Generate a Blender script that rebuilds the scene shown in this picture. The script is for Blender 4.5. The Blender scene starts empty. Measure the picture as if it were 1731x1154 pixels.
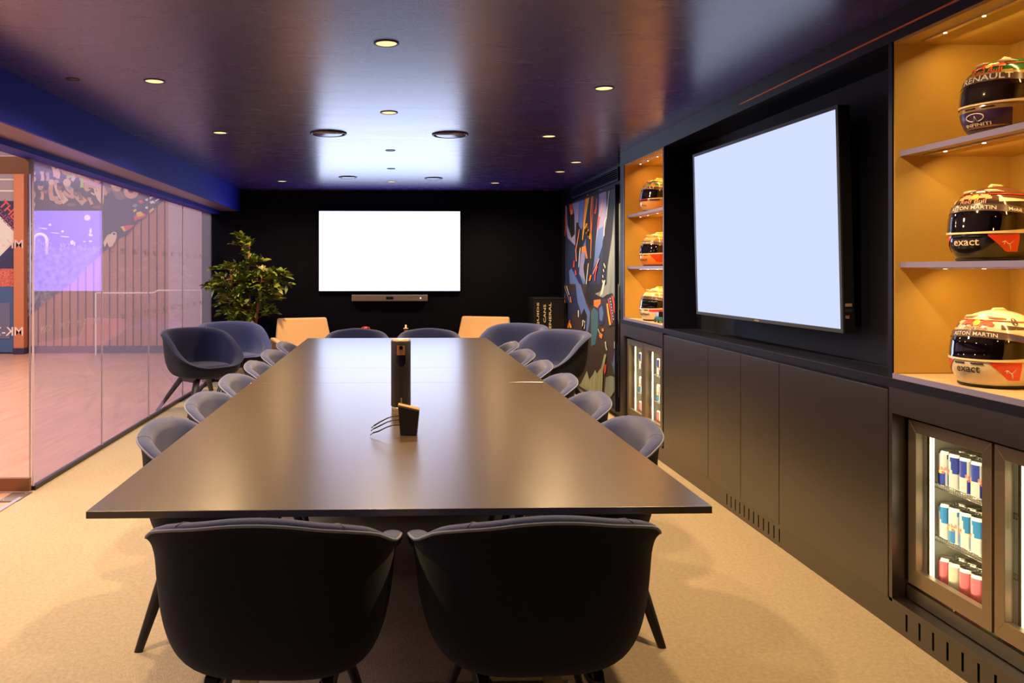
import bpy, math, random
from mathutils import Vector, Matrix
random.seed(7)
PI = math.pi
D = bpy.data
COL = bpy.context.scene.collection
SC = bpy.context.scene

# ------------------------------------------------------------------ camera
PSI = math.radians(1.6)
FPX, IMW = 1350.0, 1731.0
CX, CY, HC = 705.709, 456.0, 1.40
cam_d = D.cameras.new('camera')
cam = D.objects.new('camera', cam_d); COL.objects.link(cam)
cam.location = (0, 0, HC)
cam.rotation_euler = (PI / 2, 0, -PSI)
cam_d.sensor_width = 36; cam_d.sensor_fit = 'HORIZONTAL'
cam_d.lens = 36 * FPX / IMW
cam_d.shift_x = (IMW / 2 - CX) / IMW
cam_d.shift_y = -(577 - CY) / IMW
cam_d.clip_start = 0.05; cam_d.clip_end = 60
SC.camera = cam

# ------------------------------------------------------------------ world, view, area lights
w = D.worlds.new('world'); SC.world = w; w.use_nodes = True
w.node_tree.nodes['Background'].inputs[0].default_value = (0.05, 0.05, 0.09, 1)
w.node_tree.nodes['Background'].inputs[1].default_value = 0.15
SC.view_settings.view_transform = 'Standard'
SC.view_settings.look = 'None'
SC.view_settings.exposure = 0.0
SC.view_settings.gamma = 1.0
SC.view_settings.use_curve_mapping = False
try:
    SC.cycles.use_denoising = True
    SC.cycles.max_bounces = 8
    SC.cycles.diffuse_bounces = 4
    SC.cycles.glossy_bounces = 5
    SC.cycles.transparent_max_bounces = 16
    SC.cycles.caustics_reflective = False
    SC.cycles.caustics_refractive = False
    SC.cycles.sample_clamp_indirect = 6
except Exception:
    pass

def area(name, loc, rot, sx, sy, e, col, parent=None):
    l = D.lights.new(name, 'AREA'); l.shape = 'RECTANGLE'; l.size = sx; l.size_y = sy
    l.energy = e; l.color = col
    o = D.objects.new(name, l); COL.objects.link(o); o.location = loc; o.rotation_euler = rot
    if parent: o.parent = parent
    return o
# the hall beyond the glass is lit by its own ceiling panels, pinkish
area('hall_light', (-5.2, 7.5, 4.0), (0, 0, 0), 3.5, 9.0, 600, (1.0, 0.87, 0.86))
area('hall_light', (-5.0, 0.5, 4.0), (0, 0, 0), 3.0, 4.0, 160, (1.0, 0.74, 0.74))

# ------------------------------------------------------------------ colour and material helpers
def lin(h):
    h = h.lstrip('#')
    r = []
    for i in (0, 2, 4):
        c = int(h[i:i+2], 16) / 255
        r.append(c / 12.92 if c <= 0.04045 else ((c + 0.055) / 1.055) ** 2.4)
    return tuple(r)

def mat(name, col, rough=0.5, metal=0.0, spec=0.5, coat=0.0, bump=0.0, bscale=200.0, noise=0.0,
        nscale=5.0, emit=0.0, ecol=None, sheen=0.0, rnoise=0.0, stretch=(1, 1, 1), ior=None):
    m = D.materials.new(name); m.use_nodes = True
    nt = m.node_tree; b = nt.nodes['Principled BSDF']
    c = lin(col) if isinstance(col, str) else col
    b.inputs['Base Color'].default_value = (*c, 1)
    b.inputs['Roughness'].default_value = rough
    b.inputs['Metallic'].default_value = metal
    b.inputs['Specular IOR Level'].default_value = spec
    b.inputs['Coat Weight'].default_value = coat
    b.inputs['Sheen Weight'].default_value = sheen
    if ior: b.inputs['IOR'].default_value = ior
    if emit:
        b.inputs['Emission Color'].default_value = (*(ecol or c), 1)
        b.inputs['Emission Strength'].default_value = emit
    tc = None
    def coords(sc):
        nonlocal tc
        if tc is None: tc = nt.nodes.new('ShaderNodeTexCoord')
        mp = nt.nodes.new('ShaderNodeMapping')
        mp.inputs['Scale'].default_value = sc
        nt.links.new(tc.outputs['Object'], mp.inputs[0])
        return mp.outputs[0]
    if bump:
        n = nt.nodes.new('ShaderNodeTexNoise'); n.inputs['Scale'].default_value = bscale
        n.inputs['Detail'].default_value = 2
        nt.links.new(coords(stretch), n.inputs['Vector'])
        bp = nt.nodes.new('ShaderNodeBump'); bp.inputs['Strength'].default_value = bump
        bp.inputs['Distance'].default_value = 0.004
        nt.links.new(n.outputs[0], bp.inputs['Height']); nt.links.new(bp.outputs[0], b.inputs['Normal'])
    if noise:
        n = nt.nodes.new('ShaderNodeTexNoise'); n.inputs['Scale'].default_value = nscale
        n.inputs['Detail'].default_value = 4
        nt.links.new(coords(stretch), n.inputs['Vector'])
        r = nt.nodes.new('ShaderNodeValToRGB')
        r.color_ramp.elements[0].position = 0.3; r.color_ramp.elements[1].position = 0.7
        r.color_ramp.elements[0].color = (*[x * (1 - noise) for x in c], 1)
        r.color_ramp.elements[1].color = (*[min(1, x * (1 + noise)) for x in c], 1)
        nt.links.new(n.outputs[0], r.inputs[0]); nt.links.new(r.outputs[0], b.inputs['Base Color'])
    if rnoise:
        n = nt.nodes.new('ShaderNodeTexNoise'); n.inputs['Scale'].default_value = nscale
        n.inputs['Detail'].default_value = 5
        nt.links.new(coords(stretch), n.inputs['Vector'])
        mr = nt.nodes.new('ShaderNodeMapRange')
        mr.inputs[1].default_value = 0.35; mr.inputs[2].default_value = 0.65
        mr.inputs[3].default_value = rough - rnoise; mr.inputs[4].default_value = rough + rnoise
        nt.links.new(n.outputs[0], mr.inputs[0]); nt.links.new(mr.outputs[0], b.inputs['Roughness'])
    return m

def emis(name, col, strength):
    m = D.materials.new(name); m.use_nodes = True
    nt = m.node_tree; nt.nodes.clear()
    e = nt.nodes.new('ShaderNodeEmission'); o = nt.nodes.new('ShaderNodeOutputMaterial')
    e.inputs[0].default_value = (*(lin(col) if isinstance(col, str) else col), 1); e.inputs[1].default_value = strength
    nt.links.new(e.outputs[0], o.inputs[0]); return m

def glass(name, tint=(1, 1, 1), f0=0.04, gain=1.0, haze=0.0, hcol=(0.8, 0.7, 0.8), rough=0.0, gcol=(1, 1, 1)):
    """thin pane: clear see-through mixed with a fresnel mirror (same from both sides)"""
    m = D.materials.new(name); m.use_nodes = True
    nt = m.node_tree; nt.nodes.clear(); N = nt.nodes.new; L = nt.links.new
    geo = N('ShaderNodeNewGeometry')
    dot = N('ShaderNodeVectorMath'); dot.operation = 'DOT_PRODUCT'
    L(geo.outputs['Incoming'], dot.inputs[0]); L(geo.outputs['Normal'], dot.inputs[1])
    ab = N('ShaderNodeMath'); ab.operation = 'ABSOLUTE'; L(dot.outputs['Value'], ab.inputs[0])
    om = N('ShaderNodeMath'); om.operation = 'SUBTRACT'; om.inputs[0].default_value = 1; L(ab.outputs[0], om.inputs[1])
    pw = N('ShaderNodeMath'); pw.operation = 'POWER'; pw.inputs[1].default_value = 5; L(om.outputs[0], pw.inputs[0])
    ml = N('ShaderNodeMath'); ml.operation = 'MULTIPLY_ADD'; ml.inputs[1].default_value = (1 - f0) * gain; ml.inputs[2].default_value = f0 * gain
    L(pw.outputs[0], ml.inputs[0])
    tr = N('ShaderNodeBsdfTransparent'); tr.inputs[0].default_value = (*tint, 1)
    gl = N('ShaderNodeBsdfGlossy'); gl.inputs['Roughness'].default_value = rough; gl.inputs[0].default_value = (*gcol, 1)
    mx = N('ShaderNodeMixShader'); L(ml.outputs[0], mx.inputs[0]); L(tr.outputs[0], mx.inputs[1]); L(gl.outputs[0], mx.inputs[2])
    out = N('ShaderNodeOutputMaterial'); last = mx
    if haze:
        df = N('ShaderNodeBsdfTranslucent'); df.inputs[0].default_value = (*hcol, 1)
        m2 = N('ShaderNodeMixShader'); m2.inputs[0].default_value = haze
        L(mx.outputs[0], m2.inputs[1]); L(df.outputs[0], m2.inputs[2]); last = m2
    L(last.outputs[0], out.inputs[0]); return m

# ------------------------------------------------------------------ mesh builder
class MB:
    def __init__(s): s.v = []; s.f = []; s.m = []; s.s = []; s.M = None
    def _add(s, vs):
        b = len(s.v)
        for p in vs:
            p = Vector(p)
            s.v.append(tuple(s.M @ p) if s.M is not None else tuple(p))
        return b
    def face(s, idx, m=0, sm=False): s.f.append(tuple(idx)); s.m.append(m); s.s.append(sm)
    def box(s, x0, y0, z0, x1, y1, z1, m=0):
        b = s._add([(x0,y0,z0),(x1,y0,z0),(x1,y1,z0),(x0,y1,z0),(x0,y0,z1),(x1,y0,z1),(x1,y1,z1),(x0,y1,z1)])
        for q in ((0,3,2,1),(4,5,6,7),(0,1,5,4),(1,2,6,5),(2,3,7,6),(3,0,4,7)): s.face([b+i for i in q], m)
        return s
    def hexa(s, bot, top, m=0):
        b = s._add(list(bot) + list(top)); n = len(bot)
        s.face([b+i for i in range(n)][::-1], m); s.face([b+n+i for i in range(n)], m)
        for i in range(n):
            j = (i+1) % n; s.face((b+i, b+j, b+n+j, b+n+i), m)
        return s
    def poly(s, pts, m=0):
        b = s._add(pts); s.face(range(b, b+len(pts)), m); return s
    def prism(s, pts, d, m=0):
        """polygon pts (3-D) extruded by vector d"""
        d = Vector(d); return s.hexa(pts, [Vector(p)+d for p in pts], m)
    def grid(s, fn, us, vs, cu=False, cv=False, m=0, sm=True, mf=None):
        nu, nv = len(us), len(vs)
        b = s._add([fn(u, v) for u in us for v in vs])
        for i in range(nu if cu else nu-1):
            for j in range(nv if cv else nv-1):
                i2, j2 = (i+1) % nu, (j+1) % nv
                s.face((b+i*nv+j, b+i2*nv+j, b+i2*nv+j2, b+i*nv+j2), mf(us[i], vs[j]) if mf else m, sm)
        return s
    def lathe(s, prof, n=24, c=(0,0,0), m=0, sm=True, ax='z', cap=True):
        c = Vector(c)
        b = len(s.v)
        for i in range(n):
            a = 2*PI*i/n
            for r, z in prof:
                p = (r*math.cos(a), r*math.sin(a), z)
                if ax == 'x': p = (p[2], p[0], p[1])
                if ax == 'y': p = (p[0], p[2], p[1])
                s._add([c + Vector(p)])
        k = len(prof)
        for i in range(n):
            j = (i+1) % n
            for q in range(k-1):
                s.face((b+i*k+q, b+j*k+q, b+j*k+q+1, b+i*k+q+1), m if not isinstance(m, list) else m[q], sm)
        if cap:
            if prof[0][0] > 1e-6: s.face([b+i*k for i in range(n)][::-1], m if not isinstance(m, list) else m[0])
            if prof[-1][0] > 1e-6: s.face([b+i*k+k-1 for i in range(n)], m if not isinstance(m, list) else m[-1])
        return s
    def tube(s, path, r, n=8, m=0, closed=False, sy=1.0):
        P = [Vector(p) for p in path]; L = len(P)
        b = len(s.v); up0 = None
        for i, p in enumerate(P):
            if closed: t = P[(i+1) % L] - P[i-1]
            else: t = P[min(i+1, L-1)] - P[max(i-1, 0)]
            t.normalize()
            if up0 is None:
                up0 = t.orthogonal().normalized()
                if abs(t.z) < 0.9: up0 = (Vector((0,0,1)) - t*t.z).normalized()
            else:
                up0 = (up0 - t*up0.dot(t)).normalized()
            sd = t.cross(up0)
            rr = r[i] if isinstance(r, (list, tuple)) else r
            s._add([p + up0*math.cos(2*PI*k/n)*rr*sy + sd*math.sin(2*PI*k/n)*rr for k in range(n)])
        for i in range(L if closed else L-1):
            i2 = (i+1) % L
            for k in range(n):
                k2 = (k+1) % n
                s.face((b+i*n+k, b+i*n+k2, b+i2*n+k2, b+i2*n+k), m, True)
        if not closed:
            s.face([b+k for k in range(n)][::-1], m); s.face([b+(L-1)*n+k for k in range(n)], m)
        return s
    def build(s, name, mats, parent=None, bevel=0, loc=None, seg=2):
        me = D.meshes.new(name)
        me.from_pydata(s.v, [], s.f)
        if not isinstance(mats, (list, tuple)): mats = [mats]
        for m in mats: me.materials.append(m)
        me.polygons.foreach_set('material_index', s.m)
        me.polygons.foreach_set('use_smooth', s.s)
        me.update()
        o = D.objects.new(name, me); COL.objects.link(o)
        if parent: o.parent = parent
        if loc: o.location = loc
        if bevel:
            bv = o.modifiers.new('bevel', 'BEVEL'); bv.width = bevel; bv.segments = seg
            bv.limit_method = 'ANGLE'; bv.angle_limit = math.radians(40)
            for p in me.polygons: pass
        return o

def tag(o, label, cat, group=None):
    o['label'] = label; o['category'] = cat
    if group: o['group'] = group
    return o
def thing(name, label, cat, loc=(0,0,0), rz=0.0, group=None, sc=None):
    o = D.objects.new(name, None); COL.objects.link(o); o.location = loc; o.rotation_euler = (0,0,rz)
    o.empty_display_size = 0.1
    if sc: o.scale = sc
    return tag(o, label, cat, group)
def struct(o):
    o['kind'] = 'structure'; return o
def sempty(name, loc=(0,0,0)):
    o = D.objects.new(name, None); COL.objects.link(o); o.location = loc; return struct(o)
def copy_tree(o, parent=None):
    c = o.copy(); COL.objects.link(c); c.parent = parent
    for ch in list(o.children): copy_tree(ch, c)
    return c
def bx(name, x0, y0, z0, x1, y1, z1, m, parent=None, bevel=0):
    return MB().box(x0,y0,z0,x1,y1,z1).build(name, m, parent, bevel)

_tc = {}
def text_geo(body, bold=0.0, res=2, ital=0.0):
    """flat text outlines as (verts2d, faces), width/height normalised so cap height is about 1"""
    k = (body, bold, res, ital)
    if k in _tc: return _tc[k]
    cu = D.curves.new('text', 'FONT'); cu.body = body; cu.size = 1.4; cu.resolution_u = res; cu.offset = bold; cu.shear = ital
    cu.align_x = 'CENTER'; cu.align_y = 'BOTTOM_BASELINE' if False else 'BOTTOM'
    o = D.objects.new('text', cu); COL.objects.link(o)
    dg = bpy.context.evaluated_depsgraph_get(); dg.update()
    me = D.meshes.new_from_object(o.evaluated_get(dg))
    import bmesh
    bm = bmesh.new(); bm.from_mesh(me)
    bmesh.ops.triangulate(bm, faces=bm.faces)
    for _ in range(2):
        es = [e for e in bm.edges if e.calc_length() > 0.45]
        if es: bmesh.ops.subdivide_edges(bm, edges=es, cuts=1)
        bmesh.ops.triangulate(bm, faces=bm.faces)
    bm.verts.ensure_lookup_table()
    vs = [(v.co.x, v.co.y) for v in bm.verts]; fs = [[v.index for v in f.verts] for f in bm.faces]
    bm.free(); D.objects.remove(o); D.curves.remove(cu); D.meshes.remove(me)
    x0 = min(v[0] for v in vs); x1 = max(v[0] for v in vs); y0 = min(v[1] for v in vs); y1 = max(v[1] for v in vs)
    vs = [((x-(x0+x1)/2)/(y1-y0), (y-y0)/(y1-y0)) for x, y in vs]
    _tc[k] = (vs, fs, (x1-x0)/(y1-y0)); return _tc[k]
def put_text(mb, body, fn, h, m=0, bold=0.0, width=None, ital=0.0):
    """fn(u, v) maps metres right/up of the text origin to a point"""
    vs, fs, asp = text_geo(body, bold, 2, ital)
    sx = h if width is None else width / asp
    b = mb._add([fn(x*sx, y*h) for x, y in vs])
    for f in fs: mb.face([b+i for i in f], m)
    return mb

# ------------------------------------------------------------------ materials
M = {}
M['carpet'] = mat('carpet', (0.43, 0.350, 0.24), 0.95, bump=0.9, bscale=160, noise=0.10, nscale=60, spec=0.1)
M['ceiling'] = mat('ceiling_paint_purple_lit', (0.038, 0.016, 0.170), 0.27, spec=0.5, rnoise=0.006, nscale=3.0, stretch=(0.5, 3.0, 1), ior=2.3)  # dark navy satin paint, with purple light mixed into the base colour
M['navy'] = mat('navy_lacquer', (0.005, 0.0055, 0.018), 0.42, spec=0.3, bump=0.03, bscale=60)
M['door_panel'] = mat('cabinet_lacquer', (0.010, 0.006, 0.007), 0.33, spec=0.5, ior=2.3)
M['wallblack'] = mat('dark_wall', (0.0012, 0.0014, 0.006), 0.8, spec=0.1)
M['niche'] = mat('niche_back', (0.005, 0.006, 0.016), 0.6, spec=0.35)
M['blue'] = mat('blue_wall_paint', (0.008, 0.018, 0.42), 0.6, spec=0.25)
M['soffit'] = mat('soffit_purple_lit', (0.12, 0.06, 0.13), 0.35, spec=0.8)  # purple light falling on the soffit is put into its colour
M['wood_black'] = mat('black_stained_wood', (0.010, 0.009, 0.009), 0.33, noise=0.3, nscale=30, spec=0.6)
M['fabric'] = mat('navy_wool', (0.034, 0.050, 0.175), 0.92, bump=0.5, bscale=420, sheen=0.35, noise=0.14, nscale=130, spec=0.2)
M['fabric_unlit'] = mat('navy_wool_unlit', (0.006, 0.008, 0.020), 0.9, bump=0.4, bscale=420, sheen=0.1, spec=0.2)  # same wool as the seats, darkened to paint in the unlit outer backs
M['fabric_shaded'] = mat('navy_wool_shaded', (0.012, 0.017, 0.070), 0.92, bump=0.5, bscale=420, sheen=0.15, noise=0.14, nscale=130, spec=0.2)  # same navy wool, with the shade on one chair put into the colour
M['piping'] = mat('pale_piping', (0.20, 0.23, 0.33), 0.8)
M['table'] = mat('table_veneer', (0.048, 0.027, 0.013), 0.28, spec=0.5, noise=0.12, nscale=5, stretch=(1, 18, 1), ior=2.1)
M['table_edge'] = mat('table_edge', (0.02, 0.014, 0.010), 0.4)
M['brass'] = mat('pale_gold_steel', (0.55, 0.47, 0.30), 0.32, metal=0.9)
M['black'] = mat('black_plastic', (0.008, 0.008, 0.010), 0.4)
M['gloss'] = mat('gloss_black', (0.004, 0.004, 0.006), 0.08)
M['steel'] = mat('brushed_steel', (0.42, 0.35, 0.26), 0.38, metal=0.9, bump=0.05, bscale=90, stretch=(1, 1, 8))
M['dark_steel'] = mat('dark_steel', (0.05, 0.045, 0.045), 0.4, metal=0.8)
M['chrome'] = mat('chrome', (0.75, 0.72, 0.66), 0.2, metal=1.0)
M['lav'] = mat('shelf_edge', (0.24, 0.22, 0.42), 0.5, spec=0.5)
M['bay'] = mat('bay_lining', (0.52, 0.34, 0.08), 0.42, spec=0.55, noise=0.10, nscale=3, stretch=(1, 6, 1))
M['baywood'] = mat('bay_floor_oak', (0.62, 0.47, 0.27), 0.5, noise=0.22, nscale=6, stretch=(1, 14, 1))
M['bezel'] = mat('tv_bezel', (0.05, 0.06, 0.08), 0.4, metal=0.3)
M['screen'] = emis('lit_screen', (0.60, 0.70, 1.0), 5.2)
M['screen_side'] = emis('lit_side_screen', (0.64, 0.73, 1.0), 1.02)
M['lamp'] = emis('lamp_glow', (1.0, 0.70, 0.32), 1.5)
M['puck'] = emis('led_glow', (1.0, 0.72, 0.38), 5.0)
M['strip'] = emis('fridge_led', (1.0, 0.90, 0.62), 5.0)
M['tan'] = mat('tan_felt', (0.66, 0.42, 0.20), 0.9, bump=0.3, bscale=300, sheen=0.2)
M['pot'] = mat('pale_pot', (0.55, 0.42, 0.26), 0.7, noise=0.15, nscale=4)
M['leaf'] = mat('leaf', (0.13, 0.17, 0.015), 0.42, noise=0.55, nscale=9, spec=0.6)
M['bark'] = mat('bark', (0.28, 0.11, 0.035), 0.7, noise=0.3, nscale=20)
M['soil'] = mat('soil', (0.05, 0.035, 0.02), 0.95, bump=1, bscale=60)
M['wood_floor'] = mat('hall_wood_floor', (0.62, 0.33, 0.22), 0.32, noise=0.16, nscale=2.2, stretch=(7, 0.8, 1), spec=0.6)
M['slat'] = mat('slat_wood', (0.46, 0.19, 0.10), 0.55, noise=0.12, nscale=2, stretch=(6, 6, 0.4))
M['slat_gap'] = mat('slat_gap', (0.03, 0.02, 0.06), 0.8)
M['orange'] = mat('orange_column', (0.60, 0.20, 0.08), 0.5)
M['cream'] = mat('cream_panel', (0.78, 0.74, 0.62), 0.6)
M['hallgrey'] = mat('hall_grey', (0.36, 0.30, 0.33), 0.6)
M['hallpale'] = mat('hall_pale_wall', (0.62, 0.44, 0.50), 0.6)
M['redtxt'] = mat('red_print', (0.75, 0.10, 0.06), 0.6)
M['pinktxt'] = mat('plum_print', (0.36, 0.07, 0.14), 0.6)
M['white'] = mat('white_print', (0.85, 0.82, 0.75), 0.5)
M['frost'] = mat('frosted_letter', (0.72, 0.66, 0.72), 0.8)
M['threshold'] = mat('threshold_metal', (0.50, 0.46, 0.55), 0.35, metal=0.8)
M['plate'] = mat('hinge_plate', (0.20, 0.15, 0.13), 0.45, metal=0.6)
M['bronze'] = mat('bronze_rail', (0.22, 0.11, 0.06), 0.38, metal=0.75)
M['glass'] = glass('partition_glass', tint=(0.88, 0.89, 0.90), f0=0.045, gain=0.95, haze=0.10, hcol=(0.70, 0.70, 0.90), gcol=(0.52, 0.28, 1.0))  # haze and purple mirror tint stand in for glare and the screen's reflection
M['doorglass'] = glass('door_glass', tint=(0.97, 0.97, 0.97), f0=0.03, gain=0.6)
M['fglass'] = glass('fridge_glass', tint=(0.97, 0.98, 0.95), f0=0.03, gain=0.5)
M['gold_letter'] = mat('gold_letter', (0.75, 0.60, 0.30), 0.5, emit=0.15)  # faint emission added to the gold lettering, which is no lamp

# ------------------------------------------------------------------ setting
RX = 1.93          # front plane of the cabinet wall
struct(bx('floor', -2.30, -1.6, -0.05, 2.6, 10.07, 0.0, M['carpet']))
struct(bx('floor_hall', -9.0, -2.5, -0.06, -2.30, 14.2, -0.003, M['wood_floor']))
struct(bx('ceiling', -1.945, -1.6, 2.40, 2.6, 10.07, 2.50, M['ceiling']))
struct(bx('ceiling_hall', -9.0, -2.5, 4.2, -2.30, 14.2, 4.3, M['hallgrey']))
struct(bx('wall_back', -2.42, 10.07, -0.05, 2.6, 10.2, 2.6, M['wallblack']))
struct(bx('wall_front', -2.30, -1.7, 0, 2.6, -1.6, 2.5, M['wallblack']))
struct(bx('wall_right', 2.12, 6.802, 0, 2.6, 10.07, 2.6, M['navy']))
struct(bx('wall_right', 2.425, 2.038, 0, 2.6, 6.802, 2.6, M['navy']))
struct(bx('wall_right', 1.93, -1.6, 0, 2.6, 2.038, 2.6, M['navy']))
# dropped beam over the glass, its soffit and the head rail
mb = MB(); mb.box(-1.965, -1.6, 2.135, -1.945, 10.07, 2.52)
struct(mb.build('trim_1', M['blue']))
struct(bx('trim_2', -2.19, -1.6, 2.135, -1.965, 10.07, 2.15, M['soffit']))
struct(bx('trim_3', -2.33, -1.6, 2.10, -2.19, 10.07, 2.15, M['blue']))
struct(bx('wall_left', -2.36, -2.5, 2.15, -2.32, 14.2, 4.2, M['hallgrey']))
struct(bx('baseboard_back', -2.30, 10.055, 0, 2.12, 10.07, 0.08, M['navy']))
struct(bx('trim_4', -2.318, 5.14, 0, -2.285, 10.055, 0.028, M['black']))
struct(bx('trim_5', -2.31, 1.0, 0.0, -2.285, 4.97, 0.006, M['threshold']))

# fixed glass panes of the partition, with frosted lettering bands
win = sempty('window_1', (-2.30, 5.14, 0))
def loc_box(parent, name, x0, y0, z0, x1, y1, z1, m, bevel=0):
    L = parent.location
    return MB().box(x0-L.x, y0-L.y, z0-L.z, x1-L.x, y1-L.y, z1-L.z).build(name, m, parent, bevel)
edges_y = [5.14, 6.33, 7.52, 8.71, 10.05]
for a, b in zip(edges_y, edges_y[1:]):
    loc_box(win, 'glass_pane', -2.305, a+0.003, 0.028, -2.295, b-0.003, 2.10, M['glass'])
for y in edges_y[:-1]:
    loc_box(win, 'glass_joint', -2.3055, y-0.003, 0.028, -2.2945, y+0.003, 2.10, mat('glass_joint', (0.62, 0.52, 0.66), 0.4))
mbt = MB()
for z in (0.985, 1.535):
    y = 5.35
    while y < 9.8:
        put_text(mbt, 'MK-7', lambda u, v: (-0.0065, y - 5.14 + u, z + v), 0.05, ital=0.0)
        y += 0.30
mbt.build('lettering', M['frost'], win)
# glass door standing open into the hall
dr = sempty('door_1', (-2.30, 5.105, 0))
def dbox(name, x0, y0, z0, x1, y1, z1, m, bevel=0): return MB().box(x0, y0, z0, x1, y1, z1).build(name, m, dr, bevel)
dbox('door_glass', -0.98, -0.005, 0.09, -0.006, 0.005, 2.005, M['doorglass'])
dbox('top_rail', -0.98, -0.014, 2.005, 0.0, 0.014, 2.115, M['bronze'], 0.002)
dbox('bottom_rail', -0.98, -0.014, 0.006, 0.0, 0.014, 0.09, M['bronze'], 0.002)
dbox('edge_strip', -0.006, -0.006, 0.09, 0.0, 0.006, 2.005, M['threshold'])
mbt = MB()
for z in (0.985, 1.535):
    for k in range(4):
        put_text(mbt, 'MK-7', lambda u, v: (-0.13 - 0.235*k - u, -0.007, z + v), 0.055, bold=0.01)
mbt.build('lettering', M['frost'], dr)
hp = thing('floor_hinge_plate', 'dark metal pivot plate let into the floor at the foot of the open glass door', 'hinge plate', (-2.325, 4.99, 0.0))
MB().box(-0.075, -0.10, -0.002, 0.045, 0.10, 0.004).build('plate', M['plate'], hp, 0.001)
for sx, sy in ((0.02, 0.07), (0.02, -0.07), (-0.05, -0.07)):
    MB().lathe([(0.006, 0.004), (0.006, 0.0055), (0.003, 0.006)], 10, (sx, sy, 0)).build('screw', M['chrome'], hp)

# ------------------------------------------------------------------ hall beyond the glass
HY = 13.60
mb = MB()
mb.box(-9.0, HY+0.04, 0, -1.5, HY+0.3, 4.2, 1)
x = -6.12
while x < -3.85:
    mb.box(x, HY, 0.12, x+0.108, HY+0.04, 4.2, 0); x += 0.132
mb.box(-6.15, HY-0.01, 0, -1.5, HY+0.04, 0.12, 1)
mb.box(-3.82, HY-0.02, 0.12, -1.5, HY+0.04, 4.2, 2)
struct(mb.build('wall_hall', [M['slat'], M['slat_gap'], M['hallpale']]))
struct(bx('wall_hall_left', -9.1, -2.5, 0, -9.0, 14.2, 4.2, M['hallgrey']))
struct(bx('wall_hall_front', -9.0, -2.6, 0, -2.3, -2.5, 4.2, M['hallgrey']))
col = MB().box(-6.335, HY-0.15, 0.10, -6.17, HY-0.001, 4.2).build('trim_6', M['orange']); struct(col)
struct(bx('trim_7', -6.345, HY-0.16, 0, -6.16, HY-0.001, 0.10, M['slat_gap']))
# roller shutter and sign panels left of the column
sh = thing('roller_shutter', 'grey ribbed roller shutter behind the open glass door, at far left', 'shutter', (-7.3, HY-0.02, 2.55))
mb = MB()
for k in range(8): mb.box(-0.9, -0.03, k*0.19, 0.955, 0.02, k*0.19+0.16)
mb.build('slat_curtain', M['hallgrey'], sh, 0.006)
mb = MB()
for k in range(8): mb.box(-0.9, -0.02, k*0.19+0.16, 0.955, 0.02, k*0.19+0.19)
mb.build('gap_bar', M['cream'], sh)
sg = thing('wall_sign', 'navy wall sign with cream diamond and red words, beside orange column', 'sign', (-6.34, HY-0.03, 1.0))
mb = MB(); navyp = mat('sign_navy', (0.03, 0.035, 0.10), 0.6); bluep = mat('sign_blue', (0.05, 0.12, 0.26), 0.6)
mb.box(-1.6, -0.02, -0.98, 0.0, 0.0, 0.30, 1)          # lower blue field
mb.box(-1.6, -0.02, 0.30, 0.0, 0.0, 1.55, 0)
mb.build('panel', [navyp, bluep], sg)
mb = MB(); mb.prism([(-0.95, -0.021, 1.00), (-0.42, -0.021, 0.47), (-0.0, -0.021, 0.90), (-0.0, -0.021, 1.03), (-0.50, -0.021, 1.53)], (0, -0.003, 0))
mb.build('diamond', M['cream'], sg)
mb = MB(); mb.prism([(-1.6, -0.022, 0.12), (0, -0.022, 0.12), (0, -0.022, 0.42), (-1.6, -0.022, 0.42)], (0, -0.003, 0))
mb.build('red_band', mat('sign_red', (0.62, 0.14, 0.09), 0.6, noise=0.6, nscale=60), sg)
mb = MB(); mb.box(-1.6, -0.03, -0.75, -0.1, -0.021, -0.15)
mb.build('screen_panel', mat('sign_slate', (0.16, 0.15, 0.24), 0.4), sg)
mb = MB()
ca, sa = math.cos(-PI/4), math.sin(-PI/4)
put_text(mb, 'THE', lambda u, v: (-0.17 + u*ca - v*sa, -0.025, 1.36 + u*sa + v*ca), 0.14, bold=0.03)
put_text(mb, 'WHEELS', lambda u, v: (-0.22 + u*ca - v*sa, -0.025, 1.22 + u*sa + v*ca), 0.12, m=1)
mb.build('lettering', [M['redtxt'], M['pinktxt']], sg)

# pixel of the photograph -> point on a given wall plane (used only to lay out flat wall pictures)
def ray(px, py):
    s, c = math.sin(PSI), math.cos(PSI); a = (px-CX)/FPX; b = -(py-CY)/FPX
    return (s + c*a, c - s*a, b)
def on_x(px, py, X):
    d = ray(px, py); t = X/d[0]; return d[1]*t, HC + d[2]*t
def on_y(px, py, Y):
    d = ray(px, py); t = Y/d[1]; return d[0]*t, HC + d[2]*t

# crowd picture printed across the slats
cp = thing('crowd_mural', 'huge photo print of a cheering crowd cut on the diagonal, on the slatted hall wall', 'mural', (-5.0, HY-0.004, 1.6))
pm = [mat('print_dark', (0.055, 0.038, 0.085), 0.6), mat('print_skin', (0.62, 0.36, 0.24), 0.6), mat('print_skin_light', (0.80, 0.58, 0.42), 0.6),
      mat('print_shade', (0.20, 0.11, 0.13), 0.6), mat('print_lime', (0.45, 0.62, 0.10), 0.6), mat('print_red', (0.70, 0.06, 0.08), 0.6),
      mat('print_yellow', (0.85, 0.55, 0.05), 0.6), mat('print_white', (0.85, 0.80, 0.80), 0.6), mat('print_navy', (0.020, 0.022, 0.075), 0.6),
      mat('print_speckle', (0.16, 0.14, 0.16), 0.6, noise=0.95, nscale=14), mat('print_blue', (0.15, 0.32, 0.60), 0.6)]
mb = MB(); lay = [0]
def mur(pts, m, off=(0, 0), sc=1.0):
    lay[0] += 1; q = []
    for u, v in pts:
        X, Z = on_y(off[0] + u/sc, off[1] + v/sc, HY-0.01)
        q.append((X + 5.0, -0.006 - lay[0]*0.00025, Z - 1.6))
    mb.poly(q, m)
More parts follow.
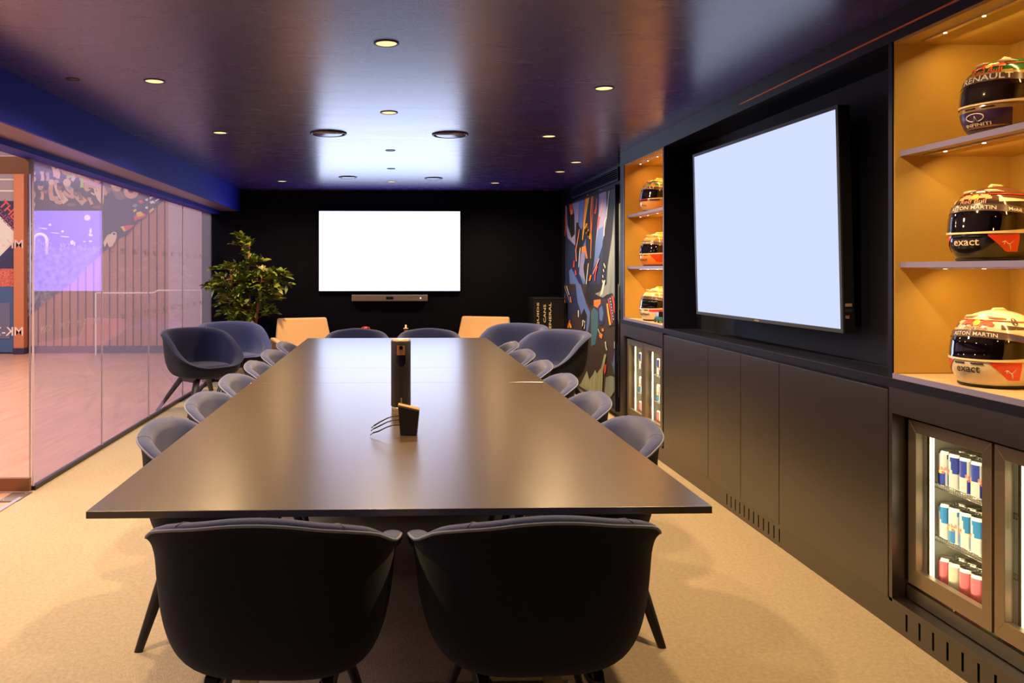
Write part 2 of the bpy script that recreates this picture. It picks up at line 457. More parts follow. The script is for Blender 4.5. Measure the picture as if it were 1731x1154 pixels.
def stroke(path, w0, w1, m, off, sc):
    n = len(path); L = []; R = []
    for i, (x, y) in enumerate(path):
        a = path[max(i-1, 0)]; b = path[min(i+1, n-1)]
        dx, dy = b[0]-a[0], b[1]-a[1]; l = math.hypot(dx, dy) or 1
        ww = (w0 + (w1-w0)*i/(n-1))/2
        L.append((x - dy/l*ww, y + dx/l*ww)); R.append((x + dy/l*ww, y - dx/l*ww))
    mur(L + R[::-1], m, off, sc)
def blob(cx, cy, rx, ry, m, off, sc, rot=0, n=12):
    mur([(cx + rx*math.cos(t)*math.cos(rot) - ry*math.sin(t)*math.sin(rot), cy + rx*math.cos(t)*math.sin(rot) + ry*math.sin(t)*math.cos(rot)) for t in [2*PI*k/n for k in range(n)]], m, off, sc)
back = [on_y(46, 120, HY-0.01), on_y(420, 120, HY-0.01), on_y(420, 215, HY-0.01), on_y(281, 335, HY-0.01), on_y(45, 538, HY-0.01)]
b_ = [(x+5.0, -0.004, z-1.6) for x, z in back]
mb.hexa([(p[0], 0.0, p[2]) for p in b_], b_, 0)
O = (60, 260); S = 7.214
mur([(-100, 900), (60, 860), (60, 1700), (-100, 2000)], 9, O, S)
mur([(60, 1140), (800, 1140), (500, 1520), (60, 1860)], 9, O, S)
# arms and hands of the crowd
for path, w0, w1, m in [
    ([(200,330),(180,450),(200,540),(280,550)], 50, 75, 1), ([(240,330),(270,440),(320,520),(370,590)], 50, 85, 2),
    ([(370,340),(400,420),(500,500),(600,600)], 60, 90, 1), ([(520,220),(560,290),(620,330),(760,400),(880,480)], 50, 110, 1),
    ([(290,150),(350,220),(430,250),(520,260)], 45, 70, 1), ([(200,130),(230,200),(240,280)], 30, 45, 2),
    ([(340,460),(400,510),(470,530)], 40, 40, 1), ([(260,180),(280,230),(270,300)], 45, 50, 2),
    ([(820,300),(880,360),(960,420),(1060,560)], 60, 100, 3), ([(600,230),(700,290),(820,330)], 60, 90, 3),
    ([(560,290),(570,350),(565,410)], 36, 40, 4), ([(380,290),(430,275),(490,300)], 40, 30, 4)]:
    stroke(path, w0, w1, m, O, S)
for cx, cy, rx, ry, m, r in [(195,345,38,36,2,0),(255,350,36,36,1,0),(385,350,50,48,2,0.3),(540,235,30,40,2,0.3),(640,390,50,70,1,0.2),
    (985,390,60,75,1,-0.6),(1170,450,95,100,1,0.5),(1140,420,50,55,2,0.3),(960,370,40,40,2,0),(440,190,30,18,2,0),(280,590,50,26,1,0.2),(440,620,60,20,3,0),
    (760,650,70,20,3,0),(420,415,26,18,10,0)]:
    blob(cx, cy, rx, ry, m, O, S, r)
blob(1160, 455, 34, 26, 8, O, S, 0.5); blob(1160, 470, 24, 8, 5, O, S, 0.4); blob(660, 420, 14, 10, 8, O, S)
# raised open hand
mur([(720,470),(780,450),(840,480),(845,560),(820,630),(760,560)], 2, O, S)
for fx in [(735,470,720,420),(765,460,755,400),(795,460,795,405),(825,470,830,420),(725,500,680,475)]:
    stroke([(fx[0],fx[1]),(fx[2],fx[3])], 24, 18, 2, O, S)
for (ax, ay, hx, hy, m) in ((150, 330, 150, 250, 1), (330, 560, 300, 470, 1), (450, 330, 470, 270, 2), (690, 620, 660, 560, 1), (900, 480, 870, 420, 3), (80, 560, 90, 480, 1), (90, 330, 85, 240, 2), (560, 560, 540, 500, 3)):
    stroke([(ax, ay), ((ax+hx)/2+6, (ay+hy)/2), (hx, hy)], 46, 30, m, O, S)
    for k in range(4):
        stroke([(hx-15+k*10, hy+4), (hx-22+k*15, hy-34+abs(k-1.5)*6)], 11, 8, m, O, S)
for cx, cy, m in ((300, 400, 3), (500, 470, 3), (130, 450, 3), (760, 330, 1), (70, 400, 1)):
    blob(cx, cy, 34, 44, m, O, S, 0.2); blob(cx, cy-26, 34, 22, 8, O, S, 0.2); blob(cx+4, cy+18, 10, 6, 5, O, S)
# man in dark team shirt with patches
mur([(840,500),(1040,560),(1240,560),(1480,470),(1585,530),(1300,770),(1100,1000),(960,1010),(860,960),(830,700)], 8, O, S)
for q, m in [([(1205,770),(1270,700),(1350,735),(1360,765),(1290,790),(1215,820)], 5), ([(1230,720),(1290,700),(1330,750),(1250,770)], 6),
             ([(1040,890),(1120,870),(1210,870),(1150,920),(1100,945)], 5), ([(1040,890),(1080,880),(1105,945),(1085,945)], 6),
             ([(1370,710),(1440,655),(1455,680),(1390,730)], 6), ([(1195,690),(1230,670),(1240,690),(1205,715)], 6),
             ([(1250,570),(1300,560),(1330,595),(1275,605)], 5), ([(1180,640),(1215,605),(1260,625),(1225,655)], 10),
             ([(1340,560),(1450,505),(1462,520),(1360,575)], 7), ([(1395,585),(1440,570),(1470,600),(1410,610)], 7),
             ([(1340,650),(1370,640),(1385,665),(1350,672)], 7), ([(1460,570),(1530,530),(1530,545),(1470,585)], 7)]:
    mur(q, m, O, S)
mur([(900,980),(960,970),(1000,1000),(985,1060),(940,1130),(905,1140),(880,1080),(850,1140),(835,1080),(870,1010)], 2, O, S)
blob(965, 975, 32, 24, 7, O, S); blob(965, 975, 20, 14, 8, O, S)
# people seen beside the door edge
for cx, cy, rx, ry, m, r in [(-8,310,22,36,2,0),(-12,240,24,20,2,0),(-10,500,22,50,1,0),(-12,620,18,30,2,0),(-14,720,20,26,10,0),(-14,800,22,16,10,0),(-20,860,22,10,7,0.4)]:
    blob(cx, cy, rx, ry, m, O, S, r)
# bright flecks
for cx, cy, a, b2 in [(185,865,18,16),(110,910,50,8),(250,965,60,6),(340,945,18,16),(370,1010,60,8),(640,780,40,38),(680,940,16,36),(680,990,28,16),(455,1080,24,30),(485,1100,10,30),(680,1065,22,12),(605,1070,18,7),(160,1040,30,5)]:
    blob(cx, cy, a, b2, 7, O, S, 0.1, 8)
mb.build('print', pm, cp)
ns = thing('wall_letter', 'white letter n standing on the hall wall left of the crowd picture', 'letter', (-5.95, HY-0.03, 1.83))
mb = MB(); stp = [(-0.11, 0, -0.17)] + [(0.11*math.cos(a), 0, 0.06 + 0.11*math.sin(a)) for a in [PI*(1-k/8) for k in range(9)]] + [(0.11, 0, -0.17)]
mb.tube(stp, 0.028, 8); mb.build('stroke', mat('letter_white', (0.95, 0.95, 0.95), 0.4), ns)
hr = thing('handrail', 'thin pale handrail across the far hall wall, seen through the glass left of the plant', 'handrail', (-4.2, HY-0.35, 0))
mb = MB(); mb.tube([(-0.70, 0, 1.02), (0.22, 0, 1.02), (0.30, 0, 1.06), (1.9, 0, 1.06)], 0.014, 8)
mb.build('rail', M['white'], hr)
MB().box(-0.72, -0.012, 0, -0.70, 0.012, 1.02).build('post', M['white'], hr); MB().box(1.0, -0.012, 0, 1.02, 0.012, 1.06).build('post', M['white'], hr)

# ------------------------------------------------------------------ ceiling fittings
def downlight(x, y, on=True, r=0.046, e=34.0, label='', size=160):
    t = thing('ceiling_downlight' if on else 'ceiling_fitting', label, 'downlight' if on else 'ceiling fitting', (x, y, 2.40), 0)
    MB().lathe([(r*1.02, 0.0), (r*1.22, 0.0), (r*1.22, -0.003), (r*1.05, -0.004), (r, -0.002)], 32, cap=False).build('trim_ring', M['dark_steel'], t)
    MB().lathe([(0.0001, -0.0012), (r*1.0, -0.0012), (r*1.0, -0.0005)], 32, cap=False).build('lens' if on else 'cover', M['lamp'] if on else M['black'], t)
    if on:
        l = D.lights.new('spot', 'SPOT'); l.energy = e; l.color = (1.0, 0.66, 0.33); l.spot_size = math.radians(size); l.spot_blend = 1.0
        l.shadow_soft_size = 0.04
        o = D.objects.new('spot', l); COL.objects.link(o); o.location = (0, 0, -0.03); o.parent = t
    return t
E0 = 165
downlight(-0.039, 3.53, label='lit round downlight nearest the camera on the ceiling centre line', e=E0*0.8)
downlight(-0.039, 5.08, label='lit round downlight on the centre line just in front of two round grilles', e=E0*0.8)
downlight(-0.040, 9.06, label='faint round downlight on the centre line closest to the end screen', e=20)
downlight(-0.040, 6.69, on=False, r=0.035, label='small dark round fitting on the ceiling centre line behind two large grilles')
downlight(-0.040, 7.90, on=False, r=0.035, label='small dark round ceiling fitting in the bright glare near the end screen')
for y, s in ((4.27, 'nearest'), (5.857, 'middle'), (9.04, 'farthest')):
    downlight(-1.275, y, label=s + ' lit downlight of the left ceiling row beside the blue beam', e=E0)
for y, s in ((4.367, 'nearest'), (5.944, 'middle'), (9.155, 'farthest')):
    downlight(1.15, y, label=s + ' lit downlight of the right ceiling row over the table side', e=E0)
downlight(1.68, 7.374, label='lit downlight close to the right wall grille, nearer one of two', e=150, size=120)
downlight(1.68, 8.089, label='lit downlight close to the right wall grille, farther one of two', e=150, size=120)
downlight(-1.69, 4.24, on=False, r=0.03, label='small dim ceiling fitting beside the blue beam at far left')
for x in (-1.275, 1.15):
    for y, s in ((2.7, 'close in front of'), (1.1, 'beside')): downlight(x, y, label='lit ceiling downlight %s the camera, on the %s, outside the picture' % (s, 'left' if x < 0 else 'right'), e=E0*0.8 if y > 2 else 12)
def grille(x, y, r, label):
    t = thing('round_ceiling_grille', label, 'ceiling vent', (x, y, 2.40))
    MB().lathe([(r, 0.0), (r, -0.006), (r*0.93, -0.010), (r*0.86, -0.004)], 48, cap=False).build('frame', M['navy'], t)
    MB().lathe([(0.0001, -0.010), (r*0.72, -0.010), (r*0.78, -0.006), (r*0.78, -0.002)], 48, cap=False).build('disc', M['ceiling'], t)
grille(-0.489, 5.86, 0.135, 'large round ceiling grille left of the centre line')
grille(0.406, 5.886, 0.135, 'large round ceiling grille right of the centre line')
grille(-0.509, 8.62, 0.10, 'round ceiling grille left of centre in the glare near the end screen')
grille(0.419, 8.70, 0.10, 'round ceiling grille right of centre in the glare near the end screen')

# ------------------------------------------------------------------ cabinet wall
# fascia over the bays and the niche
fa = thing('cabinet_fascia', 'long navy fascia above the niche and the lit display bays, meeting the ceiling', 'fascia', (RX, 0, 0))
mb = MB(); mb.box(0, 2.04, 2.2855, 0.49, 6.80, 2.3995); mb.build('board', M['navy'], fa)
mb = MB(); mb.box(-0.003, 2.04, 2.322, 0.001, 4.42, 2.329); mb.build('orange_line', mat('orange_strip', (0.75, 0.22, 0.06), 0.4, metal=0.3), fa)  # thin orange strip along the fascia front
# side frames
def upright(y0, y1, label, x0=RX, z0=0.981):
    t = thing('cabinet_upright', label, 'upright', (x0, y0, z0))
    MB().box(0, 0, 0, 0.49 - (x0-RX), y1-y0, 2.285-z0).build('board', M['navy'], t, 0.001)
    MB().box(-0.002, 0.0, 0.0, 0.0, min(0.012, y1-y0), 2.285-z0).build('front_edge', M['lav'] if y0 > 5 else M['navy'], t)
upright(6.685, 6.80, 'navy upright panel between the far display bay and the race car mural')
upright(5.685, 5.712, 'navy upright panel between the far display bay and the screen niche')
upright(3.048, 3.075, 'navy upright panel between the screen niche and the near display bay')
upright(2.04, 2.075, 'navy upright panel at the near end of the near display bay')
# media cabinet below the niche
mc = thing('media_cabinet', 'long low dark cabinet of plain doors under the large side screen', 'cabinet', (RX, 3.07, 0))
MB().box(0.0205, 0.006, 0.114, 0.19, 2.638, 0.9445).build('carcass', M['navy'], mc)
for a, b in ((3.078, 3.962), (3.968, 4.409), (4.415, 4.873), (4.879, 5.69)):
    MB().box(0, a-3.07, 0.118, 0.02, b-3.07, 0.932).build('door', M['door_panel'], mc, 0.0012)
wt = tag(MB().box(RX-0.003, 2.04, 0.945, 2.12, 6.80, 0.98).build('worktop', M['navy'], None, 0.0015), 'long dark worktop running under the niche and both display bays', 'worktop')
bp = thing('plinth', 'dark plinth with slots along the foot of the cabinet wall', 'plinth', (RX, 2.04, 0))
mb = MB()
slots = [(3.98, 4.62, 0.058), (2.30, 2.98, 0.075)]
ys = []
for a, b, st in slots:
    y = a
    while y < b: ys.append(y); y += st
ys.sort(); prev = 2.04
for y in ys:
    mb.box(0.012, prev-2.04, 0, 0.03, y-2.04, 0.112); mb.box(0.012, y-2.04, 0, 0.03, y+0.012-2.04, 0.025); mb.box(0.012, y-2.04, 0.09, 0.03, y+0.012-2.04, 0.112); prev = y+0.012
mb.box(0.012, prev-2.04, 0, 0.03, 6.80-2.04, 0.112)
mb.build('slotted_board', M['door_panel'], bp)
MB().box(0.031, 0, 0, 0.05, 4.76, 0.11).build('backing', M['gloss'], bp)
# niche lining
nb = thing('niche_lining', 'dark recessed panel behind the large side screen', 'wall panel', (2.17, 3.075, 0.98))
MB().box(0, 0, 0, 0.02, 2.61, 1.305).build('back_panel', M['niche'], nb)
MB().box(-0.05, 0, -0.001, 0.0, 2.61, 0.0).build('ledge', M['niche'], nb)

# display bays
def bay(y0, y1, name_near, shelf_inset=0.005):
    t = thing('display_bay', 'warmly lit open display bay at the %s end of the cabinet wall' % name_near, 'display shelves', (RX, y0, 0.98))
    L = y1-y0
    MB().box(0.46, 0, 0, 0.475, L, 1.305).build('back_panel', M['bay'], t)
    MB().box(0.004, 0, 0.02, 0.46, 0.006, 1.305).build('side_panel', M['bay'], t)
    MB().box(0.004, L-0.006, 0.02, 0.46, L, 1.305).build('side_panel', M['bay'], t)
    MB().box(0.004, 0.006, 1.293, 0.46, L-0.006, 1.305).build('top_panel', M['bay'], t)
    MB().box(0.004, 0.006, 0.0, 0.46, L-0.006, 0.018).build('base_panel', M['baywood'], t)
    MB().box(-0.002, 0.0, 0.0, 0.004, L, 0.02).build('base_edge', M['lav'], t)
    for z in (0.45, 0.88, 1.293):
        if z < 1.2:
            sh = MB().box(0.030, 0.006, z-0.02, 0.455, L-0.006, z-0.001).build('shelf', M['bay'], t)
            MB().box(0.024, 0.006, z-0.021, 0.030, L-0.006, z).build('shelf_edge', M['lav'], sh)
            zz = z-0.022
        else:
            sh = t; zz = z-0.001
        MB().box(0.075, 0.06, zz-0.004, 0.095, L-0.06, zz).build('light_channel', M['chrome'], sh)
        for fy in (0.18, 0.38, 0.62, 0.82):
            MB().lathe([(0.0001, zz-0.0055), (0.006, zz-0.0055), (0.006, zz-0.004)], 12, (0.085, L*fy, 0), cap=False).build('led_spot', M['puck'], sh)
        area('shelf_light', (0.15, L/2, zz-0.012), (0, math.radians(-25), 0), 0.02, L*0.8, 2.9, (1.0, 0.60, 0.20) if name_near == 'near' else (1.0, 0.47, 0.12), t)
    return t
bay(2.08, 3.045, 'near'); bay(5.715, 6.682, 'far')

# ------------------------------------------------------------------ drinks fridges and cans
can_mats = {}
def can_mesh(kind):
    cols = {'blue': ((0.008, 0.020, 0.22), (0.42, 0.41, 0.38)), 'sky': ((0.01, 0.15, 0.36), (0.46, 0.46, 0.42)),
            'red': ((0.50, 0.09, 0.11), (0.50, 0.09, 0.11)), 'silver': ((0.42, 0.38, 0.28), (0.42, 0.38, 0.28)),
            'lime': ((0.50, 0.62, 0.03), (0.20, 0.36, 0.28))}[kind]
    a, b = cols
    ms = [mat('can_'+kind, a, 0.32, metal=0.35), mat('can_silver_'+kind, b, 0.32, metal=0.5), M['chrome'], M['redtxt'], mat('can_yellow_'+kind, (0.9, 0.6, 0.05), 0.4)]
    mb = MB(); n = 32; R = 0.0265
    zs = [0.006, 0.012, 0.03, 0.055, 0.062, 0.075, 0.09, 0.105, 0.122]
    def mf(u, z):
        q = (u / (2*PI)) % 0.5 * 2          # pattern repeats on both faces
        if kind in ('red', 'silver'): return 0
        if kind == 'lime': return 0 if z < 0.05 + 0.02*math.sin(u) else 1
        if z < 0.055: return 0 if 0.18 < q < 0.62 else 1
        if z >= 0.062: return 0 if 0.62 + (0.122-z)*2.2 < q or q < 0.18 - (0.122-z)*1.0 else 1
        return 1
    us = [2*PI*i/n for i in range(n)]
    mb.grid(lambda u, z: (R*math.cos(u), R*math.sin(u), z), us, zs, cu=True, mf=mf)
    mb.lathe([(0.0225, 0.0), (0.0235, 0.001), (R, 0.006)], n, m=2, cap=True)
    mb.lathe([(R, 0.122), (0.0245, 0.128), (0.0235, 0.132), (0.0243, 0.135), (0.022, 0.133), (0.0001, 0.131)], n, m=2, cap=False)
    Rt = R + 0.0004
    if kind in ('blue', 'sky'):
        for a0 in (0.4*PI, 1.4*PI):
            put_text(mb, 'Red Bull', lambda u, v: (Rt*math.cos(a0+u/Rt), Rt*math.sin(a0+u/Rt), 0.062+v), 0.013, m=3, bold=0.03, width=0.046)
            for k, (du, mm) in enumerate(((-0.35, 3), (0.35, 3), (0.0, 4))):
                mb.grid(lambda u, z: ((Rt+0.0002*(mm == 4))*math.cos(u), (Rt+0.0002*(mm == 4))*math.sin(u), z), [a0+du-0.22, a0+du, a0+du+0.22], [0.049, 0.059], m=mm)
    me = mb.build('drink_can', ms)
    return me
protos = {k: can_mesh(k) for k in ('blue', 'sky', 'red', 'silver', 'lime')}
used = set()
ORD = ['first', 'second', 'third', 'fourth', 'fifth', 'sixth', 'seventh']
CN = {'blue': 'dark blue', 'sky': 'sky blue', 'red': 'rosy red', 'silver': 'pale silver', 'lime': 'lime and green'}
def can(kind, x, y, z, rz, label, group):
    if kind in used: o = protos[kind].copy(); COL.objects.link(o)
    else: o = protos[kind]; used.add(kind)
    o.location = (x, y, z); o.rotation_euler = (0, 0, rz); tag(o, label, 'drink can', group)

def fridge(y1, xf, where):
    """y1 is the far end; two doors, 0.44 wide each"""
    W = 0.885; y0 = y1 - W
    t = thing('drinks_fridge', 'two-door glass drinks fridge built in under the %s display bay' % where, 'fridge', (xf, y0, 0.13))
    H = 0.70
    wm = mat('fridge_liner', (0.72, 0.68, 0.55), 0.4)
    mb = MB()
    mb.box(0.03, 0, 0, 0.42, 0.02, H); mb.box(0.03, W-0.02, 0, 0.42, W, H); mb.box(0.03, 0, 0, 0.42, W, 0.045); mb.box(0.03, 0, H-0.03, 0.42, W, H); mb.box(0.40, 0, 0, 0.42, W, H)
    mb.build('carcass', M['black'], t)
    MB().box(0.392, 0.02, 0.045, 0.399, W-0.02, H-0.03).box(0.04, 0.0205, 0.0455, 0.39, 0.024, H-0.031).box(0.04, W-0.024, 0.0455, 0.39, W-0.0205, H-0.031).box(0.04, 0.024, 0.0455, 0.39, W-0.024, 0.0465).box(0.04, 0.024, H-0.034, 0.39, W-0.024, H-0.031).build('liner', wm, t)
    MB().box(0.03, W/2-0.012, 0.045, 0.39, W/2+0.012, H-0.03).build('divider', wm, t)
    for k in range(2):
        ya = k*(W/2+0.002); yb = ya + W/2 - 0.01
        d = MB()
        fz0, fz1, fw = 0.062, H-0.006, 0.045
        # mitred frame
        d.hexa([(0,ya,fz0),(0,yb,fz0),(0,yb-fw,fz0+fw+0.015),(0,ya+fw,fz0+fw+0.015)], [(0.028,ya,fz0),(0.028,yb,fz0),(0.028,yb-fw,fz0+fw+0.015),(0.028,ya+fw,fz0+fw+0.015)])
        d.hexa([(0,ya+fw,fz1-fw),(0,yb-fw,fz1-fw),(0,yb,fz1),(0,ya,fz1)], [(0.028,ya+fw,fz1-fw),(0.028,yb-fw,fz1-fw),(0.028,yb,fz1),(0.028,ya,fz1)])
        d.hexa([(0,ya,fz0),(0,ya+fw,fz0+fw+0.015),(0,ya+fw,fz1-fw),(0,ya,fz1)], [(0.028,ya,fz0),(0.028,ya+fw,fz0+fw+0.015),(0.028,ya+fw,fz1-fw),(0.028,ya,fz1)])
        d.hexa([(0,yb-fw,fz0+fw+0.015),(0,yb,fz0),(0,yb,fz1),(0,yb-fw,fz1-fw)], [(0.028,yb-fw,fz0+fw+0.015),(0.028,yb,fz0),(0.028,yb,fz1),(0.028,yb-fw,fz1-fw)])
        dr_ = d.build('door', M['steel'], t, 0.001)
        MB().box(0.010, ya+fw, fz0+fw+0.015, 0.016, yb-fw, fz1-fw).build('glass', M['fglass'], dr_)
        MB().box(0.048, yb-fw-0.030, 0.09, 0.052, yb-fw-0.025, H-0.06).build('led_strip', M['strip'], t)
        MB().box(0.040, yb-fw-0.020, 0.09, 0.052, yb-fw-0.006, H-0.06).build('led_channel', M['chrome'], t)
    MB().lathe([(0.004, -0.004), (0.007, 0.0), (0.007, 0.02)], 12, (0.012, W*0.72, 0.052), ax='x').build('lock', M['chrome'], t)
    MB().box(0.0, 0, 0.0, 0.03, W, 0.05).build('kick_panel', M['door_panel'], t)
    for z in (0.248, 0.448):
        mb = MB()
        for sec in ((0.022, W/2-0.014), (W/2+0.014, W-0.022)):
            for dz in (0, 0.018):
                mb.tube([(0.062, sec[0], z+dz), (0.062, sec[1], z+dz)], 0.002, 6)
            n = 34
            for i in range(n):
                yy = sec[0] + (sec[1]-sec[0])*(i+0.5)/n
                mb.tube([(0.062, yy, z+0.018), (0.062, yy, z), (0.36, yy, z)], 0.0012, 4)
        mb.build('wire_shelf', M['chrome'], t)
    area('fridge_glow', (0.075, W*0.25, 0.36), (0, math.radians(-90), 0), 0.5, 0.3, 1.3, (1.0, 0.85, 0.55), t)
    area('fridge_glow', (0.075, W*0.75, 0.36), (0, math.radians(-90), 0), 0.5, 0.3, 1.3, (1.0, 0.85, 0.55), t)
    rows = ((0.130+0.452, 'blue', 'top'), (0.130+0.252, 'sky', 'middle'), (0.130+0.047, None, 'bottom'))
    bot = ['red', 'silver', 'red', 'red', 'lime', 'silver', 'red']
    for z, kind, nm in rows:
        for k, dn in ((1, 'left'), (0, 'right')):
            for i in range(6):
                kk = kind or bot[i]
                y = y0 + (k+1)*W/2 - 0.072 - i*0.0575 - (0.012 if k == 0 else 0)
                for dd in range(2):
                    can(kk, xf + 0.105 + dd*0.062, y, z, random.uniform(0, 6.28),
                        ('%s can, %s from left%s, %s shelf, %s door, %s fridge' % (CN[kk], ORD[i], '' if dd == 0 else ', back row', nm, dn, where)),
                        'drink cans on the %s shelf of the %s fridge' % (nm, where))
fridge(3.045, 1.985, 'near')
fridge(6.67, 1.950, 'far')
# filler boards round the fridges
for y0, y1, xf, nm in ((2.10, 3.07, 1.985, 'near'), (5.712, 6.80, 1.95, 'far')):
    t = thing('fridge_surround', 'dark boards framing the %s drinks fridge' % nm, 'panel', (RX, y0, 0))
    mb = MB(); mb.box(0, 0, 0.845, 0.19, y1-y0, 0.945)
    if nm == 'far': mb.box(0, y1-y0-0.11, 0.112, 0.19, y1-y0, 0.845); mb.box(0, 0, 0.112, 0.19, 0.02, 0.845)
    else: mb.box(0, y1-y0-0.02, 0.112, 0.19, y1-y0, 0.845)
    mb.box(0.0, 0, 0.1125, xf+0.02-RX, y1-y0, 0.125)
    mb.build('board', M['door_panel'], t)

# ------------------------------------------------------------------ helmets
HH = 0.262
def _interp(tab, z):
    for (z0, a), (z1, b) in zip(tab, tab[1:]):
        if z <= z1:
            t = (z-z0)/(z1-z0); t = t*t*(3-2*t)*0.5 + t*0.5
            return a + (b-a)*t
    return tab[-1][1]
TF = [(0, .118), (.02, .140), (.055, .157), (.085, .156), (.12, .146), (.15, .141), (.18, .131)]
TB = [(0, .088), (.03, .105), (.08, .128), (.12, .140), (.15, .143), (.18, .136)]
TW = [(0, .098), (.03, .112), (.08, .124), (.12, .127), (.15, .126), (.18, .118)]
def hr_(tab, z):
    if z <= 0.18: return _interp(tab, z)
    r0 = tab[-1][1]; s = min(1, (z-0.18+0.012)/(HH-0.18+0.012)); s0 = 0.012/(HH-0.18+0.012)
    return r0*max(0.0, (1 - s**2.1)/(1 - s0**2.1))**0.52
def hsurf(az, z, off=0.0):
    c, s = math.cos(az), math.sin(az)
    a = hr_(TF, z) if c > 0 else hr_(TB, z)
    wv = hr_(TW, z)
    e = 2.25
    r = 1.0/((abs(c)/max(a, 1e-5))**e + (abs(s)/max(wv, 1e-5))**e)**(1/e)
    r += off
    return Vector((r*c, r*s, z + (off*0.5 if z > 0.2 else 0)))
def helmet(x, y, z, label, base, chin, top, side, edge='#e8d8b0', words=(), visor='#0a0806', puma=True, turn=22):
    t = thing('racing_helmet', label, 'helmet', (x, y, z), PI + math.radians(turn))
    hm = [mat('helmet_paint', base, 0.16, coat=0.6), mat('helmet_chin', chin, 0.16, coat=0.6), mat('helmet_top', top, 0.16, coat=0.6),
          mat('helmet_side', side, 0.2, coat=0.6), mat('helmet_edge', edge, 0.3), mat('helmet_rubber', (0.01, 0.01, 0.01), 0.6),
          mat('helmet_accent', (0.75, 0.06, 0.02), 0.2, coat=0.5)]
    zs = [0.004, 0.01, 0.02, 0.035, 0.05, 0.07, 0.09, 0.105, 0.12, 0.135, 0.15, 0.165, 0.18, 0.192, 0.205, 0.218, 0.230, 0.240, 0.249, 0.256, 0.260, HH-0.0001]
    n = 72; us = [-PI + 2*PI*i/n for i in range(n)]
    def mf(u, zz):
        if zz < 0.088 and abs(u) < 1.25: return 1
        if zz >= 0.205: return 2
        return 0
    mb = MB(); mb.grid(hsurf, us, zs, cu=True, mf=mf); mb.build('shell', hm, t)
    # rubber edge
    mb = MB(); mb.tube([hsurf(u, 0.006, 0.0) for u in us], 0.006, 8, closed=True); mb.build('rubber_trim', hm[5], t)
    def patch(a0, a1, lo, hi, m, off=0.0012, nm=None, na=28, nz=6, mats=None, par=None):
        q = MB()
        A = [a0+(a1-a0)*i/na for i in range(na+1)]
        q.grid(lambda a, k: hsurf(a, lo(a)+(hi(a)-lo(a))*k, off), A, [j/nz for j in range(nz+1)], m=0)
        return q.build(nm, m, par or t)
    vis = mat('visor_tint', visor, 0.05, coat=1.0)
    vo = patch(-1.35, 1.35, lambda a: 0.098+0.010*(a/1.35)**2, lambda a: 0.176-0.022*(a/1.35)**2, vis, 0.004, 'visor', na=40, nz=8)
    patch(-1.40, 1.40, lambda a: 0.172-0.024*(a/1.4)**2, lambda a: 0.196-0.026*(a/1.4)**2, mat('visor_band', (0.13, 0.08, 0.07), 0.25), 0.0055, 'visor_band', na=40, nz=3)
    patch(-1.2, 1.2, lambda a: 0.092, lambda a: 0.098+0.008*(a/1.2)**2, hm[4], 0.0045, 'lower_visor_edge', na=36, nz=2)
    for sg in (-1, 1):
        if puma:
            a0, a1 = (0.40, 1.05)
            patch(sg*a0, sg*a1, lambda a: 0.030+0.055*max(0, (0.75-abs(a)))/0.35, lambda a: 0.090, hm[6], 0.0014, 'side_flash', na=14, nz=8)
        patch(sg*0.62, sg*1.5, lambda a: 0.200, lambda a: 0.222-0.012*abs(a), hm[3], 0.0013, 'side_flash', na=14, nz=4)
        # visor pivot
        p = hsurf(sg*1.45, 0.125, 0.004); q = MB()
        q.M = Matrix.Translation(p) @ Matrix.Rotation(sg*1.45, 4, 'Z')
        q.lathe([(0.014, 0.0), (0.013, 0.005), (0.0001, 0.006)], 16, ax='x', cap=False); q.build('pivot', hm[5], t)
    # air intakes and top fins
    q = MB()
    for sg in (-1, 1):
        pts = [hsurf(sg*0.18, 0.243, 0.002), hsurf(sg*0.30, 0.238, 0.006), hsurf(sg*0.55, 0.236, 0.006), hsurf(sg*0.8, 0.234, 0.002)]
        q.tube(pts, [0.002, 0.005, 0.005, 0.002], 8)
    q.tube([Vector((0.04, 0, HH-0.008)), Vector((0.02, 0, HH+0.001)), Vector((-0.03, 0, HH+0.001)), Vector((-0.07, 0, HH-0.014))], [0.003, 0.006, 0.006, 0.003], 10)
    q.build('air_intake', hm[4], t)
    q = MB()
    q.tube([hsurf(a, 0.222+0.006*math.cos(a), 0.001) for a in [-2.2+4.4*i/30 for i in range(31)]], 0.0022, 6)
    q.build('stripe', hm[6], t)
    # chin vents
    for a in (-0.22, 0.16):
        q = MB(); q.tube([hsurf(a+d, 0.083, 0.001) for d in (-0.12, -0.05, 0.05, 0.12)], 0.0024, 6); q.build('chin_vent', hm[5], t)
    # tear-off tab
    p = hsurf(-1.22, 0.125, 0.006); q = MB(); q.M = Matrix.Translation(p) @ Matrix.Rotation(-0.9, 4, 'Z')
    q.box(-0.004, -0.022, -0.010, 0.0, 0.004, 0.010); q.build('tear_off_tab', M['white'], t)
    for body, az, zz, h, width, colr, ital in words:
        q = MB(); R = 0.135 if abs(az) > 0.5 else 0.148
        put_text(q, body, lambda u, v: hsurf(az+u/R, zz+v - 0.026*((az+u/R)/1.4)**2*(1 if zz > 0.16 else 0), 0.0068 if 0.165 < zz < 0.19 else 0.0030), h, bold=0.02, width=width, ital=ital)
        q.build('lettering', mat('letter_'+body.lower().replace(' ', '_'), colr, 0.4), t)
    return t
cream = (0.85, 0.74, 0.52)
